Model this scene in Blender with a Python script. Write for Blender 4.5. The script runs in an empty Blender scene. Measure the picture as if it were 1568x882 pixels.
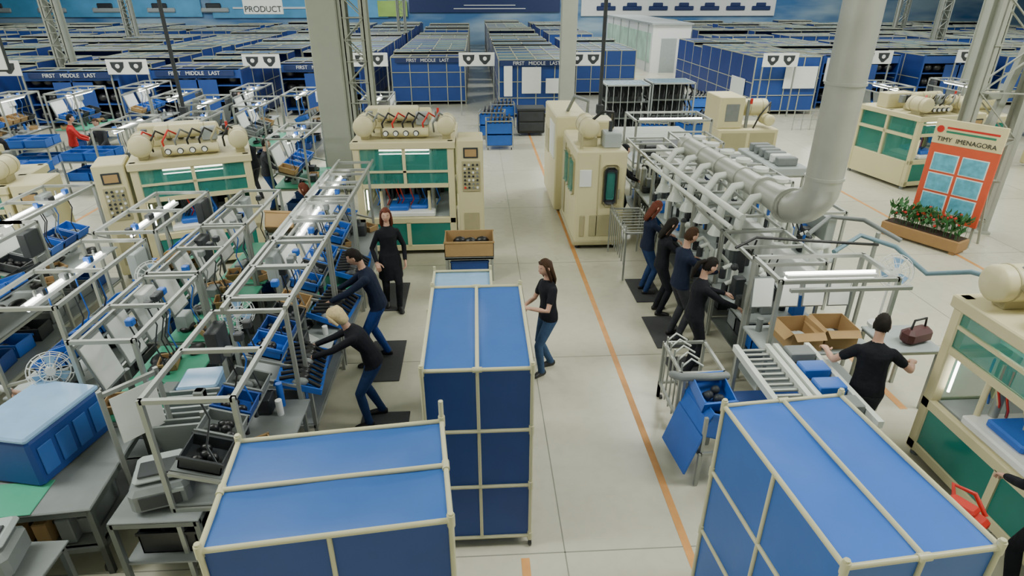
import bpy, math, random
from math import sin,cos,pi,radians,sqrt,exp
from mathutils import Vector, Matrix
from mathutils.bvhtree import BVHTree
random.seed(7)
V3=Vector
SC=bpy.context.scene
COL=SC.collection
# ------------------------------------------------------------------ materials
MATS={}
def mat(name,col,rough=.5,metal=0,var=.12,scale=6,bump=0,emit=0,alpha=1,spec=.5):
    if name in MATS: return MATS[name]
    m=bpy.data.materials.new(name); m.use_nodes=True
    nt=m.node_tree; b=nt.nodes['Principled BSDF']
    b.inputs['Roughness'].default_value=rough; b.inputs['Metallic'].default_value=metal
    b.inputs['Specular IOR Level'].default_value=spec
    c=(*col,1)
    tc=nt.nodes.new('ShaderNodeTexCoord'); nz=nt.nodes.new('ShaderNodeTexNoise')
    nz.inputs['Scale'].default_value=scale; nz.inputs['Detail'].default_value=4
    nt.links.new(tc.outputs['Object'],nz.inputs['Vector'])
    mx=nt.nodes.new('ShaderNodeMix'); mx.data_type='RGBA'
    mx.inputs[6].default_value=tuple(x*(1-var) for x in col)+(1,)
    mx.inputs[7].default_value=tuple(min(1,x*(1+var)) for x in col)+(1,)
    nt.links.new(nz.outputs['Fac'],mx.inputs[0]); nt.links.new(mx.outputs[2],b.inputs['Base Color'])
    if bump:
        bp=nt.nodes.new('ShaderNodeBump'); bp.inputs['Strength'].default_value=bump; bp.inputs['Distance'].default_value=.02
        nt.links.new(nz.outputs['Fac'],bp.inputs['Height']); nt.links.new(bp.outputs['Normal'],b.inputs['Normal'])
    if emit:
        b.inputs['Emission Color'].default_value=c; b.inputs['Emission Strength'].default_value=emit
    if alpha<1: b.inputs['Alpha'].default_value=alpha
    MATS[name]=m; return m
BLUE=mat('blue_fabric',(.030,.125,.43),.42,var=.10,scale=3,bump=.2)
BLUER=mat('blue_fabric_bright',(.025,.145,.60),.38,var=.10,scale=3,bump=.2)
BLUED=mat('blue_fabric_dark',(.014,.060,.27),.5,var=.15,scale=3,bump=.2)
BLUEK=mat('rack_blue_panel',(.008,.035,.20),.5,var=.2,scale=2)
BLUEL=mat('blue_plastic',(.02,.13,.55),.4)
BLUELID=mat('pale_blue_lid',(.26,.44,.68),.2,var=.2,scale=5)
CRM=mat('cream_tube',(.58,.56,.36),.35,var=.08)
RACKT=mat('rack_tube',(.42,.43,.32),.45,var=.1)
CREAM=mat('cream_paint',(.68,.62,.37),.45,var=.06,scale=2)
CREAMD=mat('cream_paint_dark',(.42,.38,.22),.5,var=.1)  # darker cream for machine panels, bands and plinths
ALU=mat('aluminium',(.36,.38,.35),.4,.45,var=.08)
ALUD=mat('aluminium_dark',(.18,.20,.19),.45,.5)
STEEL=mat('steel_duct',(.46,.47,.42),.42,.5,var=.2,scale=2.5)
WHITE=mat('white_paint',(.80,.82,.80),.45,var=.04)
PAPER=mat('paper_sheet',(.80,.83,.80),.6,var=.05)
PIPEW=mat('white_pipe',(.66,.70,.64),.35,var=.06)
GREY=mat('grey_metal',(.20,.22,.22),.5,var=.15)
GREYL=mat('grey_light',(.36,.40,.40),.5,var=.1)
DK=mat('dark_metal',(.03,.035,.04),.5,var=.3)
BLK=mat('black_plastic',(.012,.013,.015),.35,var=.3)
RUB=mat('rubber_mat',(.05,.052,.055),.85,var=.2,scale=30)
TEAL=mat('teal_glass',(.01,.20,.16),.12,var=.25,scale=2)
TEALT=mat('teal_acrylic',(.05,.33,.28),.1,var=.2,scale=2,alpha=.45)
GLASS=mat('clear_acrylic',(.35,.45,.45),.08,var=.1,alpha=.3)
GREENP=mat('green_paint',(.03,.22,.13),.5,var=.15)
GREENM=mat('green_table_mat',(.05,.33,.20),.5,var=.1)
CARD=mat('cardboard',(.42,.27,.12),.85,var=.12)
REDP=mat('red_plastic',(.6,.03,.02),.4)
ORNG=mat('orange_floor_tape',(.70,.33,.10),.5,var=.25,scale=5)
LAMP=mat('lamp_tube',(1,1,.93),.5,emit=11,var=0)
COLM=mat('column_paint',(.36,.38,.32),.6,var=.1,scale=2)
SOIL=mat('soil',(.05,.03,.02),.9)
LEAF=mat('leaves',(.03,.13,.03),.6,var=.5,scale=20)
WOOD=mat('planter_wood',(.35,.20,.08),.6)
JOINT=mat('floor_joint',(.26,.26,.21),.8)
GL_T=mat('rack_top_sheet',(.10,.20,.27),.25,var=.45,scale=1.5)
GL_B=mat('rack_top_blue',(.03,.10,.26),.3,var=.3,scale=1.5)
GL_D=mat('rack_top_dark',(.012,.035,.10),.35,var=.3,scale=1.5)
POST=mat('poster_orange',(.70,.10,.04),.5,var=.1)
POSTC=mat('poster_cream',(.75,.66,.38),.5)
SKYP=mat('photo_print',(.12,.45,.62),.4,var=.6,scale=9)
# ------------------------------------------------------------------ mesh builder
class MB:
    def __init__(s): s.v=[];s.f=[];s.m=[];s.sm=[];s.mats=[];s.T=Matrix()
    def mi(s,m):
        if m not in s.mats: s.mats.append(m)
        return s.mats.index(m)
    def add(s,vs,fs,m,smooth=False):
        o=len(s.v); T=s.T
        s.v.extend([T@V3(v) for v in vs]); k=s.mi(m)
        for f in fs: s.f.append([i+o for i in f]); s.m.append(k); s.sm.append(smooth)
    def bx(s,x0,x1,y0,y1,z0,z1,m):
        s.add([(x0,y0,z0),(x1,y0,z0),(x1,y1,z0),(x0,y1,z0),(x0,y0,z1),(x1,y0,z1),(x1,y1,z1),(x0,y1,z1)],
          [(0,3,2,1),(4,5,6,7),(0,1,5,4),(1,2,6,5),(2,3,7,6),(3,0,4,7)],m)
    def rb(s,x0,x1,y0,y1,z0,z1,m,b=.02):
        def ring(x0,x1,y0,y1,z,b): return [(x0+b,y0,z),(x1-b,y0,z),(x1,y0+b,z),(x1,y1-b,z),(x1-b,y1,z),(x0+b,y1,z),(x0,y1-b,z),(x0,y0+b,z)]
        R=ring(x0+b,x1-b,y0+b,y1-b,z0,b*.6)+ring(x0,x1,y0,y1,z0+b,b)+ring(x0,x1,y0,y1,z1-b,b)+ring(x0+b,x1-b,y0+b,y1-b,z1,b*.6)
        F=[tuple(range(7,-1,-1)),tuple(range(24,32))]
        for k in range(3):
            for i in range(8): F.append((k*8+i,k*8+(i+1)%8,(k+1)*8+(i+1)%8,(k+1)*8+i))
        s.add(R,F,m)
    def box(s,c,sz,m,R=None):
        M=Matrix.Translation(c)@(R.to_4x4() if R else Matrix())
        o=s.T; s.T=o@M; a,b,d=sz[0]/2,sz[1]/2,sz[2]/2; s.bx(-a,a,-b,b,-d,d,m); s.T=o
    def fr(s,d):
        d=V3(d).normalized(); a=V3((0,0,1)) if abs(d.z)<.9 else V3((1,0,0))
        u=d.cross(a).normalized(); return u,d.cross(u).normalized()
    def beam(s,p0,p1,w,m,h=None):
        p0=V3(p0);p1=V3(p1);h=h or w; u,v=s.fr(p1-p0); u=u*w/2;v=v*h/2
        s.add([p0-u-v,p0+u-v,p0+u+v,p0-u+v,p1-u-v,p1+u-v,p1+u+v,p1-u+v],
          [(0,3,2,1),(4,5,6,7),(0,1,5,4),(1,2,6,5),(2,3,7,6),(3,0,4,7)],m)
    def cyl(s,p0,p1,r,m,n=14,r2=None):
        p0=V3(p0);p1=V3(p1);r2=r if r2 is None else r2; u,v=s.fr(p1-p0)
        vs=[]
        for p,q in((p0,r),(p1,r2)):
            for i in range(n): a=2*pi*i/n; vs.append(p+u*cos(a)*q+v*sin(a)*q)
        s.add(vs,[(i,(i+1)%n,n+(i+1)%n,n+i) for i in range(n)],m,True)
        s.add(vs,[tuple(range(n-1,-1,-1)),tuple(range(n,2*n))],m)
    def tube(s,pts,r,m,n=10):
        pts=[V3(p) for p in pts]; rs=[r]*len(pts) if not isinstance(r,(list,tuple)) else r
        vs=[];up=None
        for k,p in enumerate(pts):
            d=(pts[min(k+1,len(pts)-1)]-pts[max(k-1,0)]).normalized()
            if up is None: u,v=s.fr(d)
            else:
                u=(up-d*up.dot(d)).normalized(); v=d.cross(u)
            up=u
            for i in range(n): a=2*pi*i/n; vs.append(p+u*cos(a)*rs[k]+v*sin(a)*rs[k])
        F=[]
        for k in range(len(pts)-1):
            for i in range(n): F.append((k*n+i,k*n+(i+1)%n,(k+1)*n+(i+1)%n,(k+1)*n+i))
        s.add(vs,F,m,True); s.add(vs,[tuple(range(n-1,-1,-1)),tuple(range(len(vs)-n,len(vs)))],m)
    def sph(s,c,r,m,n=14,k=9,R=None,fn=None,keep=None):
        if not isinstance(r,(list,tuple)): r=(r,r,r)
        c=V3(c); vs=[];un=[]
        for j in range(k+1):
            t=pi*j/k
            for i in range(n):
                a=2*pi*i/n; q=V3((sin(t)*cos(a),sin(t)*sin(a),cos(t))); un.append(q.copy())
                p=V3((q.x*r[0],q.y*r[1],q.z*r[2]))
                if fn: p=fn(q,p)
                if R: p=R@p
                vs.append(c+p)
        F=[]
        for j in range(k):
            for i in range(n):
                f=(j*n+i,(j+1)*n+i,(j+1)*n+(i+1)%n,j*n+(i+1)%n)
                if keep and not keep((un[f[0]]+un[f[2]])/2): continue
                F.append(f)
        s.add(vs,F,m,True)
    def loft(s,rings,m,n=14):
        vs=[]
        for c,u,v in rings:
            for i in range(n): a=2*pi*i/n; vs.append(V3(c)+V3(u)*cos(a)+V3(v)*sin(a))
        F=[]
        for k in range(len(rings)-1):
            for i in range(n): F.append((k*n+i,k*n+(i+1)%n,(k+1)*n+(i+1)%n,(k+1)*n+i))
        F+= [tuple(range(n-1,-1,-1)),tuple(range(len(vs)-n,len(vs)))]
        s.add(vs,F,m,True)
    def disc(s,c,d,r,m,th=.02,n=24): 
        c=V3(c);d=V3(d).normalized(); s.cyl(c-d*th/2,c+d*th/2,r,m,n)
    def make(s,name,loc=(0,0,0),rz=0,parent=None,sc=1):
        me=bpy.data.meshes.new(name); me.from_pydata([tuple(v) for v in s.v],[],s.f)
        for m in s.mats: me.materials.append(m)
        me.polygons.foreach_set('material_index',s.m); me.polygons.foreach_set('use_smooth',s.sm); me.update()
        o=bpy.data.objects.new(name,me); COL.objects.link(o); o.location=loc; o.rotation_euler=(0,0,rz); o.scale=(sc,)*3
        if parent: o.parent=parent
        return o
def RZ(a): return Matrix.Rotation(a,3,'Z')
def RX(a): return Matrix.Rotation(a,3,'X')
def RY(a): return Matrix.Rotation(a,3,'Y')
def text(body,size,m,parent,loc,rot,al='CENTER'):
    cu=bpy.data.curves.new('lettering','FONT'); cu.body=body; cu.size=size; cu.align_x=al; cu.align_y='CENTER'; cu.extrude=.004; cu.materials.append(m)
    o=bpy.data.objects.new('lettering',cu); COL.objects.link(o); o.parent=parent; o.location=loc; o.rotation_euler=rot; return o
# ------------------------------------------------------------------ room
def floor_mat():
    m=bpy.data.materials.new('polished_floor'); m.use_nodes=True; nt=m.node_tree; b=nt.nodes['Principled BSDF']
    tc=nt.nodes.new('ShaderNodeTexCoord'); n1=nt.nodes.new('ShaderNodeTexNoise'); n2=nt.nodes.new('ShaderNodeTexNoise')
    n1.inputs['Scale'].default_value=.5; n1.inputs['Detail'].default_value=5; n2.inputs['Scale'].default_value=7; n2.inputs['Detail'].default_value=8
    for n in(n1,n2): nt.links.new(tc.outputs['Object'],n.inputs['Vector'])
    r=nt.nodes.new('ShaderNodeValToRGB'); r.color_ramp.elements[0].position=.25; r.color_ramp.elements[1].position=.75
    r.color_ramp.elements[0].color=(.55,.53,.41,1); r.color_ramp.elements[1].color=(.66,.64,.51,1)
    nt.links.new(n1.outputs['Fac'],r.inputs[0])
    mx=nt.nodes.new('ShaderNodeMix'); mx.data_type='RGBA'; mx.blend_type='MULTIPLY'; mx.inputs[0].default_value=.22
    r2=nt.nodes.new('ShaderNodeValToRGB'); r2.color_ramp.elements[0].position=.3; r2.color_ramp.elements[0].color=(.72,.72,.68,1); r2.color_ramp.elements[1].position=.55
    nt.links.new(n2.outputs['Fac'],r2.inputs[0]); nt.links.new(r.outputs[0],mx.inputs[6]); nt.links.new(r2.outputs[0],mx.inputs[7])
    nt.links.new(mx.outputs[2],b.inputs['Base Color'])
    mr=nt.nodes.new('ShaderNodeMapRange'); mr.inputs[3].default_value=.16; mr.inputs[4].default_value=.34
    nt.links.new(n1.outputs['Fac'],mr.inputs[0]); nt.links.new(mr.outputs[0],b.inputs['Roughness'])
    return m
FL=floor_mat()
m=MB(); m.bx(-60,60,-8,66,-.2,0,FL)
for x in [-16.7,-13.2,-9.75,-6.25,-2.75,.75,4.25,7.75,11.25,14.75,18.25]: m.bx(x-.006,x+.006,-8,66,.0003,.0012,JOINT)
for k in range(-3,18): y=.7+3.5*k; m.bx(-40,40,y-.006,y+.006,.0003,.0012,JOINT)
m.make('floor')
m=MB()
for x,y0,y1 in [(1.95,2,26),(9.8,8,40),(-9.5,8,22)]: m.bx(x-.04,x+.04,y0,y1,.0015,.003,ORNG)
m.bx(.32,.40,2,4.15,.0015,.003,ORNG); m.bx(5.3,9.8,19.5,19.58,.0015,.003,ORNG); m.bx(5.4,5.5,6.2,8.6,.0015,.003,ORNG)
m.bx(-3.9,-3.3,5.05,5.12,.0015,.003,ORNG); m.bx(8.6,11,41,41.1,.0015,.003,ORNG)
m.make('trim_floor_marking')
def wall_mat():
    m=bpy.data.materials.new('mural_wall'); m.use_nodes=True; nt=m.node_tree; b=nt.nodes['Principled BSDF']
    tc=nt.nodes.new('ShaderNodeTexCoord'); mp=nt.nodes.new('ShaderNodeMapping'); mp.inputs['Scale'].default_value=(.12,1,.5)
    nz=nt.nodes.new('ShaderNodeTexNoise'); nz.inputs['Scale'].default_value=1.2; nz.inputs['Detail'].default_value=3
    r=nt.nodes.new('ShaderNodeValToRGB'); e=r.color_ramp.elements; e[0].position=.38; e[0].color=(.05,.17,.38,1); e[1].position=.66; e[1].color=(.36,.50,.60,1)
    nt.links.new(tc.outputs['Object'],mp.inputs[0]); nt.links.new(mp.outputs[0],nz.inputs[0]); nt.links.new(nz.outputs['Fac'],r.inputs[0]); nt.links.new(r.outputs[0],b.inputs['Base Color'])
    return m
MUR=wall_mat()
WALL=mat('wall_paint',(.70,.72,.67),.7,var=.05,scale=1)
m=MB(); m.bx(-60,60,66,66.3,0,11,MUR); m.make('wall_back')
m=MB(); m.bx(-60.3,-60,-8,66,0,11,MUR); m.make('wall_left')
m=MB(); m.bx(60,60.3,-8,66,0,11,MUR); m.make('wall_right')
m=MB(); m.bx(-60,60,-8.3,-8,0,11,WALL); m.make('wall_front')
m=MB(); m.bx(-60,60,-8,66,11,11.3,WALL)
m.make('ceiling')
NAVY=mat('navy_banner',(.012,.03,.12),.5); LB=mat('sky_banner',(.10,.36,.62),.5,var=.5,scale=.5); YG=mat('green_banner',(.35,.55,.12),.5,var=.4,scale=.6)
m=MB(); m.bx(-6.3,8.4,65.8,65.95,2.95,6,NAVY); m.bx(-2,5,65.75,65.8,3.25,3.32,PAPER); m.bx(-1,4,65.75,65.8,3.55,3.62,PAPER)
m.make('wall_banner')
m=MB(); m.bx(-25,-8.4,65.8,65.95,2.5,6,LB); m.bx(-9.3,-6.5,65.7,65.8,2.6,4,YG); m.bx(-23,-13,65.72,65.8,3.3,3.45,WHITE); m.make('wall_banner')
m=MB(); m.bx(8.9,9.9,65.7,65.9,1.5,4,WHITE); m.bx(10.5,30,65.8,65.95,2.6,6,PAPER)
for k in range(7):
    x=12+2.6*k; m.rb(x,x+1.9,65.68,65.8,3.1,3.5,NAVY,.06); m.rb(x+.4,x+1.4,65.68,65.8,3.45,3.8,NAVY,.06)
m.make('wall_banner')
m=MB()
for k in range(5):
    x=-46+5*k; m.rb(x,x+2.6,65.68,65.8,3.0,3.4,GREYL,.08); m.rb(x+.5,x+1.9,65.68,65.8,3.35,3.8,DK,.08)
m.bx(-48,-26,65.8,65.95,2.6,4.6,LB); m.make('wall_banner')
# ------------------------------------------------------------------ storage racks (background)
def rackrow(x0,x1,y0,y1,h,style=0):
    m=MB(); y=y0; w=x1-x0; t=.04
    sheets=[GL_T,GL_T,GL_B,BLUEK,GL_D]
    while y<y1:
        d=1.35
        if y>y0+2 and random.random()<.08: y+=d; continue
        hh=h+random.choice([0,0,0,-.15,.12]) if y>y0 else h
        xs=[x0,x0+w/2,x1]
        for a,b in zip(xs[:-1],xs[1:]): m.bx(a+.02,b-.02,y+.02,y+d-.02,hh-.05,hh-.035,random.choice(sheets))
        for x in xs+[x0+w/4,x0+w*.75]:
            if x in xs or y<y0+8: m.bx(x-t/2,x+t/2,y,y+d,hh-t,hh,RACKT)
        for yy in (y,y+d-t): m.bx(x0,x1,yy,yy+t,hh-t,hh,RACKT)
        for sx in(x0,x1):
            m.bx(sx-.01,sx+.01,y,y+d,.12,hh-.05,BLUEK)
            if y<y0+18:
                for zz in(.7,1.3): m.bx(sx-.022,sx+.022,y,y+d,zz,zz+.03,RACKT)
                m.bx(sx-.022,sx+.022,y,y+.04,0,hh,RACKT)
        m.bx(x0,x1,y+d-.03,y+d-.01,.12,hh-.05,BLUEK)
        y+=d
    n=4
    if style==0:
        m.bx(x0,x1,y0+.02,y0+.04,.15,h-.05,BLUED)
        for k in range(n+1): x=x0+w*k/n; m.bx(x-.018,x+.018,y0-.01,y0+.03,0,h,RACKT)
        for z in (.15,.8,1.45): m.bx(x0,x1,y0-.01,y0+.03,z,z+.03,RACKT)
    else:
        for k in range(3): x=x0+w*k/2; m.bx(x-.03,x+.03,y0-.02,y0+.05,0,h,BLUED)
        m.bx(x0,x1,y0+.9,y0+.92,0,h,DK); m.bx(x0,x1,y0,y0+.03,h-.35,h,BLUED)
        for z in (.25,.9,1.5):
            m.bx(x0,x1,y0,y0+.9,z,z+.04,BLUED)
            for k in range(7):
                x=x0+.15+(w-.5)*k/6.5
                if random.random()<.85: m.sph((x+.2,y0+.3,z+.25),(.22,.3,.18),BLK,10,6)
        m.bx(x0+w*.3,x0+w*.72,y0-.02,y0,.2,h-.4,BLUED)
    return m.make('storage_rack_row')
rows=[(-17.1,-13.6,25.3,2.15,1),(-12.6,-9.2,25.8,2.15,1),(-8.2,-4.9,27.6,2.15,1),(-3.9,-.5,30.2,2.15,0),(.95,4.05,26.7,2.35,0),(5.1,8.1,32.6,2.2,0),
 (-21.6,-18,25,2.15,1),(-26,-22.4,24,2.15,0),(-30.5,-26.9,24,2.15,0),(-35,-31.4,24,2.2,0),(-39.5,-36,26,2.2,0),(-44,-40.5,26,2.2,0)]
for a,b,y,h,s in rows:
    yy=[y,y+11.6,y+12.8,50.2,51.6,64.5]
    rackrow(a,b,yy[0],yy[1],h,s); rackrow(a,b,yy[2],yy[3]-1.35,h); rackrow(a,b,yy[4],yy[5]-1.35,h)
for a,b,y,h,s in [(11.8,14.6,26.8,2.4,0),(15.5,19.0,28.2,2.3,1),(20,23.4,28,2.3,1),(24.3,28,28.5,2.2,0),(28.8,32,27,2.2,0),(33,36.5,27,2.2,0),(37.5,41,27,2.2,0),(42,46,27,2.2,0)]:
    rackrow(a,b,y,y+10.5,h,s)
    if a>14: rackrow(a,b,y+13,50,h); rackrow(a,b,52.4,63,h)
def sign(x,y,z=2.15):
    m=MB(); m.rb(-.75,.75,-.02,.02,-.27,.27,WHITE,.01)
    for s in(-1,1):
        c=s*.34
        m.add([(c-.25,-.026,.18),(c+.25,-.026,.18),(c+.22,-.026,-.02),(c+.05,-.026,-.2),(c-.05,-.026,-.2),(c-.22,-.026,-.02)],[(0,5,4,3,2,1)],DK)
        m.disc((c,-.03,.03),(0,1,0),.08,WHITE,.006,16)
    for s in(-.7,.7): m.beam((s,.04,-z),(s,.04,.25),.05,ALU)
    m.make('aisle_sign',(x,y,z))
for x,y in [(-17.6,25),(-13.1,25.2),(-8.7,27),(-4.4,27.4),(0.05,27.3),(4.6,27.2),(12.6,26.3),(17.2,27.2),(21.8,27.5)]: sign(x,y,2.3)
m=MB(); m.rb(1.9,2.7,26.62,26.66,1.0,2.05,PAPER,.01); m.rb(1.15,1.5,26.55,26.6,.9,2.1,WHITE,.01); m.rb(2.9,3.7,26.62,26.66,1.0,1.6,PAPER,.01)
m.make('notice_board')
m=MB(); m.rb(13.1,14.5,26.7,26.74,1.1,2.0,PAPER,.01); m.rb(11.72,11.76,27.5,29,.6,1.4,PAPER,.01); m.rb(15.6,16.8,28.1,28.15,1.2,2.2,PAPER,.01); m.make('notice_board')
for tx,ty in [(-2.2,30.1),(-10.9,25.7),(-6.5,27.5),(-15.3,25.2),(2.5,26.6)]:
    t=MB(); t.bx(-1.5,1.5,0,.05,-.1,.1,NAVY); to=t.make('rack_label',(tx,ty,2.0 if tx<0 else 2.2)); text('FIRST   MIDDLE   LAST',.2,WHITE,to,(0,-.02,0),(pi/2,0,0))
MURG=mat('office_mural',(.42,.62,.50),.6,var=.55,scale=1.2)
m=MB(); m.bx(11.4,13.9,42,57,0,2.9,WHITE); m.bx(11.37,11.4,42.3,56.6,.6,2.4,MURG); m.bx(11.3,14,41.9,57.1,2.9,3.02,GREYL); m.bx(12,13,41.96,42,0,2.1,GREYL)
for k in range(5): m.bx(11.34,11.4,43+2.8*k,43.1+2.8*k,0,2.9,GREYL)
m.make('office_cabin')
# ------------------------------------------------------------------ columns, pipes
def column(x,y,w,d,name='lattice_column',rz=0):
    m=MB()
    for s in(-1,1):
        m.bx(s*w/2-.09,s*w/2+.09,-d/2,-d/2+.03,0,11,COLM); m.bx(s*w/2-.09,s*w/2+.09,d/2-.03,d/2,0,11,COLM); m.bx(s*w/2-.015,s*w/2+.015,-d/2,d/2,0,11,COLM)
    z=.3;k=0
    while z<9.9:
        for yy in(-d/2,d/2): m.beam((-w/2 if k%2 else w/2,yy,z),(w/2 if k%2 else -w/2,yy,z+w*1.0),.07,COLM,.02); m.beam((-w/2,yy,z),(w/2,yy,z),.07,COLM,.02)
        z+=w;k+=1
    m.bx(-w/2-.12,w/2+.12,-d/2-.1,d/2+.1,0,.05,COLM)
    return m.make(name,(x,y,0),rz)
column(-2.95,16.6,.5,.4)
m=MB(); m.rb(-.36,.36,-.3,.3,0,11,COLM,.03); m.make('concrete_column',(-3.66,16.6,0))
column(-22,44,.5,.4); column(-5.5,50.9,.5,.4); column(18.7,23.1,.7,.45); column(-17.55,29,.5,.4); column(28.4,39.2,.5,.4); column(34,51.7,.7,.4)
m=MB(); m.rb(-.3,.3,-.2,.2,0,11,COLM,.02); m.bx(-.4,.4,-.35,.35,0,.1,COLM); m.make('steel_column',(3.6,25.4,0))
column(10.9,12.7,.9,.5,rz=radians(-20))
m=MB(); m.beam((0,0,2.3),(1.4,.9,6),.14,COLM); m.beam((-.3,0,2.9),(.9,.4,2.9),.12,COLM); m.beam((.9,.4,.0),(.9,.4,3),.12,COLM); m.make('column_brace',(10.9,12.7,0))
for x,y,z0 in [(-8.0,17.7,1.9),(3.3,16.8,2.0)]:
    m=MB(); m.cyl((0,0,z0),(0,0,10.95),.05,DK,10); m.rb(-.09,.09,-.09,.09,z0-.1,z0+.15,DK,.02)
    m.tube([(0,0,z0),(.1,0,z0-.4),(.25,-.1,z0-.7)],.02,DK,8); m.make('cable_drop_pipe',(x,y,0))
s=MB(); s.rb(-3,0,-.03,.03,0,1.2,DK,.02); s.rb(-2.96,-.04,-.045,.0,.04,1.16,PAPER,.01)
for x in(-2.6,-.4): s.beam((x,0,1.2),(x,0,7.5),.02,DK)
so=s.make('hanging_area_sign',(-9.35,13.6,3.42),radians(5)); text('WIPER',.46,DK,so,(-.25,-.06,.82),(pi/2,0,0),'RIGHT'); text('SYSTEM',.46,DK,so,(-.25,-.06,.32),(pi/2,0,0),'RIGHT')
s=MB(); s.rb(-.85,.85,-.03,.03,0,1.0,PAPER,.02)
for x in(-.7,.7): s.beam((x,0,1),(x,0,7),.02,DK)
so=s.make('hanging_area_sign',(-9.2,30,3.95)); text('PRODUCT',.34,DK,so,(0,-.05,.2),(pi/2,0,0))
# ------------------------------------------------------------------ blue covered cabinets
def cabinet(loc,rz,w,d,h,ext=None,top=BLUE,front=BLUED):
    m=MB(); r=.018; X=[-w/2,w/2];Y=[-d/2,d/2]; z0=.12
    zs=[z0,z0+(h-z0)/3,z0+2*(h-z0)/3,h]
    for x in X:
        for y in Y:
            e=.06+(ext.get((x>0,y>0),0) if ext else 0)
            m.cyl((x,y,z0-.02),(x,y,h+e),r,CRM,10)
            for z in zs: m.cyl((x,y,z-.045),(x,y,z+.045),r*1.4,CRM,10)
            m.cyl((x,y,.05),(x,y,.12),.012,GREY,8); m.disc((x,y,.04),(1,0,0),.04,BLK,.03,14)
    for z in zs:
        for y in Y: m.cyl((X[0],y,z),(X[1],y,z),r,CRM,10)
        for x in X: m.cyl((x,Y[0],z),(x,Y[1],z),r,CRM,10)
    m.cyl((0,Y[0],h+.002),(0,Y[1],h+.002),r,CRM,10)
    for y in Y: m.cyl((0,y,z0),(0,y,h),r*.9,CRM,10)
    for x in X: m.cyl((x,0,z0),(x,0,h),r*.9,CRM,10)
    for y in Y: m.cyl((-.04,y,h),(.04,y,h),r*1.4,CRM,10)
    for a,b in((X[0],0),(0,X[1])):
        n=10;vs=[];F=[]
        for i in range(n+1):
            for j in range(n+1):
                u=i/n;v=j/n; vs.append((a+.012+(b-a-.024)*u,Y[0]+.012+(d-.024)*v,h-.006-.16*(u*(1-u)*v*(1-v))**.7-.004*sin(v*9+u*3)-.003*sin(v*23-u*11)*u*(1-u)*4))
        for i in range(n):
            for j in range(n): F.append((i*(n+1)+j,(i+1)*(n+1)+j,(i+1)*(n+1)+j+1,i*(n+1)+j+1))
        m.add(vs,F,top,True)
    # slightly rippled side sheets
    def sheet(p0,p1,nrm):
        n=14;k=10;vs=[];F=[]; p0=V3(p0);p1=V3(p1);nrm=V3(nrm)
        for i in range(n+1):
            for j in range(k+1):
                u=i/n;v=j/k; e=.008*sin(u*pi*2)**2*abs(sin(v*pi*3))+.003*sin(u*17+v*5)
                vs.append(p0*(1-u)+p1*u+V3((0,0,z0+(h-.01-z0)*v))-nrm*(.004+abs(e)))
        for i in range(n):
            for j in range(k): F.append((i*(k+1)+j,(i+1)*(k+1)+j,(i+1)*(k+1)+j+1,i*(k+1)+j+1))
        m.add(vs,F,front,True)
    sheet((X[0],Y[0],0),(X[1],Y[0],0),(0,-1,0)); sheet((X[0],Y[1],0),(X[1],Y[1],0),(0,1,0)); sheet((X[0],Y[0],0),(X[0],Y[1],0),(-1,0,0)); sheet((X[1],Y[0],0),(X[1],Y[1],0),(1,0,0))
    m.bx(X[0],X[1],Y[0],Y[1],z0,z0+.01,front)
    return m.make('fabric_storage_cabinet',loc,rz)
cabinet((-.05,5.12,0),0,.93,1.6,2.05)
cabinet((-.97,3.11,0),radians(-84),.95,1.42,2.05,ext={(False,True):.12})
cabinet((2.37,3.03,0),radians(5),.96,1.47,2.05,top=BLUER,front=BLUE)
m=MB(); X=(-.37,.37);Y=(-.6,.6)
for x in X:
    for y in Y: m.cyl((x,y,.06),(x,y,1.62),.018,CRM,10); m.disc((x,y,.04),(1,0,0),.04,BLK,.03)
for z in(.2,.9,1.55):
    for y in Y: m.cyl((X[0],y,z),(X[1],y,z),.018,CRM,10)
    for x in X: m.cyl((x,Y[0],z),(x,Y[1],z),.018,CRM,10)
    m.bx(X[0],X[1],Y[0],Y[1],z-.03,z-.02,BLUELID if z>1 else BLUED)
m.bx(-.38,-.36,-.6,.6,.2,1.5,GLASS)
m.make('parts_trolley',(-.24,6.85,0))
# ------------------------------------------------------------------ helpers
def binbox(m,c,s,mt,R=None,fill=DK,th=.012):
    o=m.T; m.T=o@Matrix.Translation(c)@(R.to_4x4() if R else Matrix()); a,b,h=s[0]/2,s[1]/2,s[2]
    m.bx(-a,a,-b,b,0,th,mt); m.bx(-a,-a+th,-b,b,0,h,mt); m.bx(a-th,a,-b,b,0,h,mt); m.bx(-a,a,-b,-b+th,0,h,mt); m.bx(-a,a,b-th,b,0,h,mt)
    m.bx(-a-.012,a+.012,-b-.012,-b,h-.03,h,mt); m.bx(-a-.012,a+.012,b,b+.012,h-.03,h,mt)
    if fill:
        for k in range(5): m.sph((random.uniform(-a*.6,a*.6),random.uniform(-b*.6,b*.6),h*.4),(a*.3,b*.25,h*.35),fill,8,5)
    m.T=o
def tubelamp(m,p0,p1):
    p0=V3(p0);p1=V3(p1); m.beam(p0,p1,.13,WHITE,.04); q=V3((0,0,-.035)); m.cyl(p0+q,p1+q,.02,LAMP,8)
    m.cyl(p0-q*.9,p1-q*.9,.018,LAMP,8)
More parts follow.
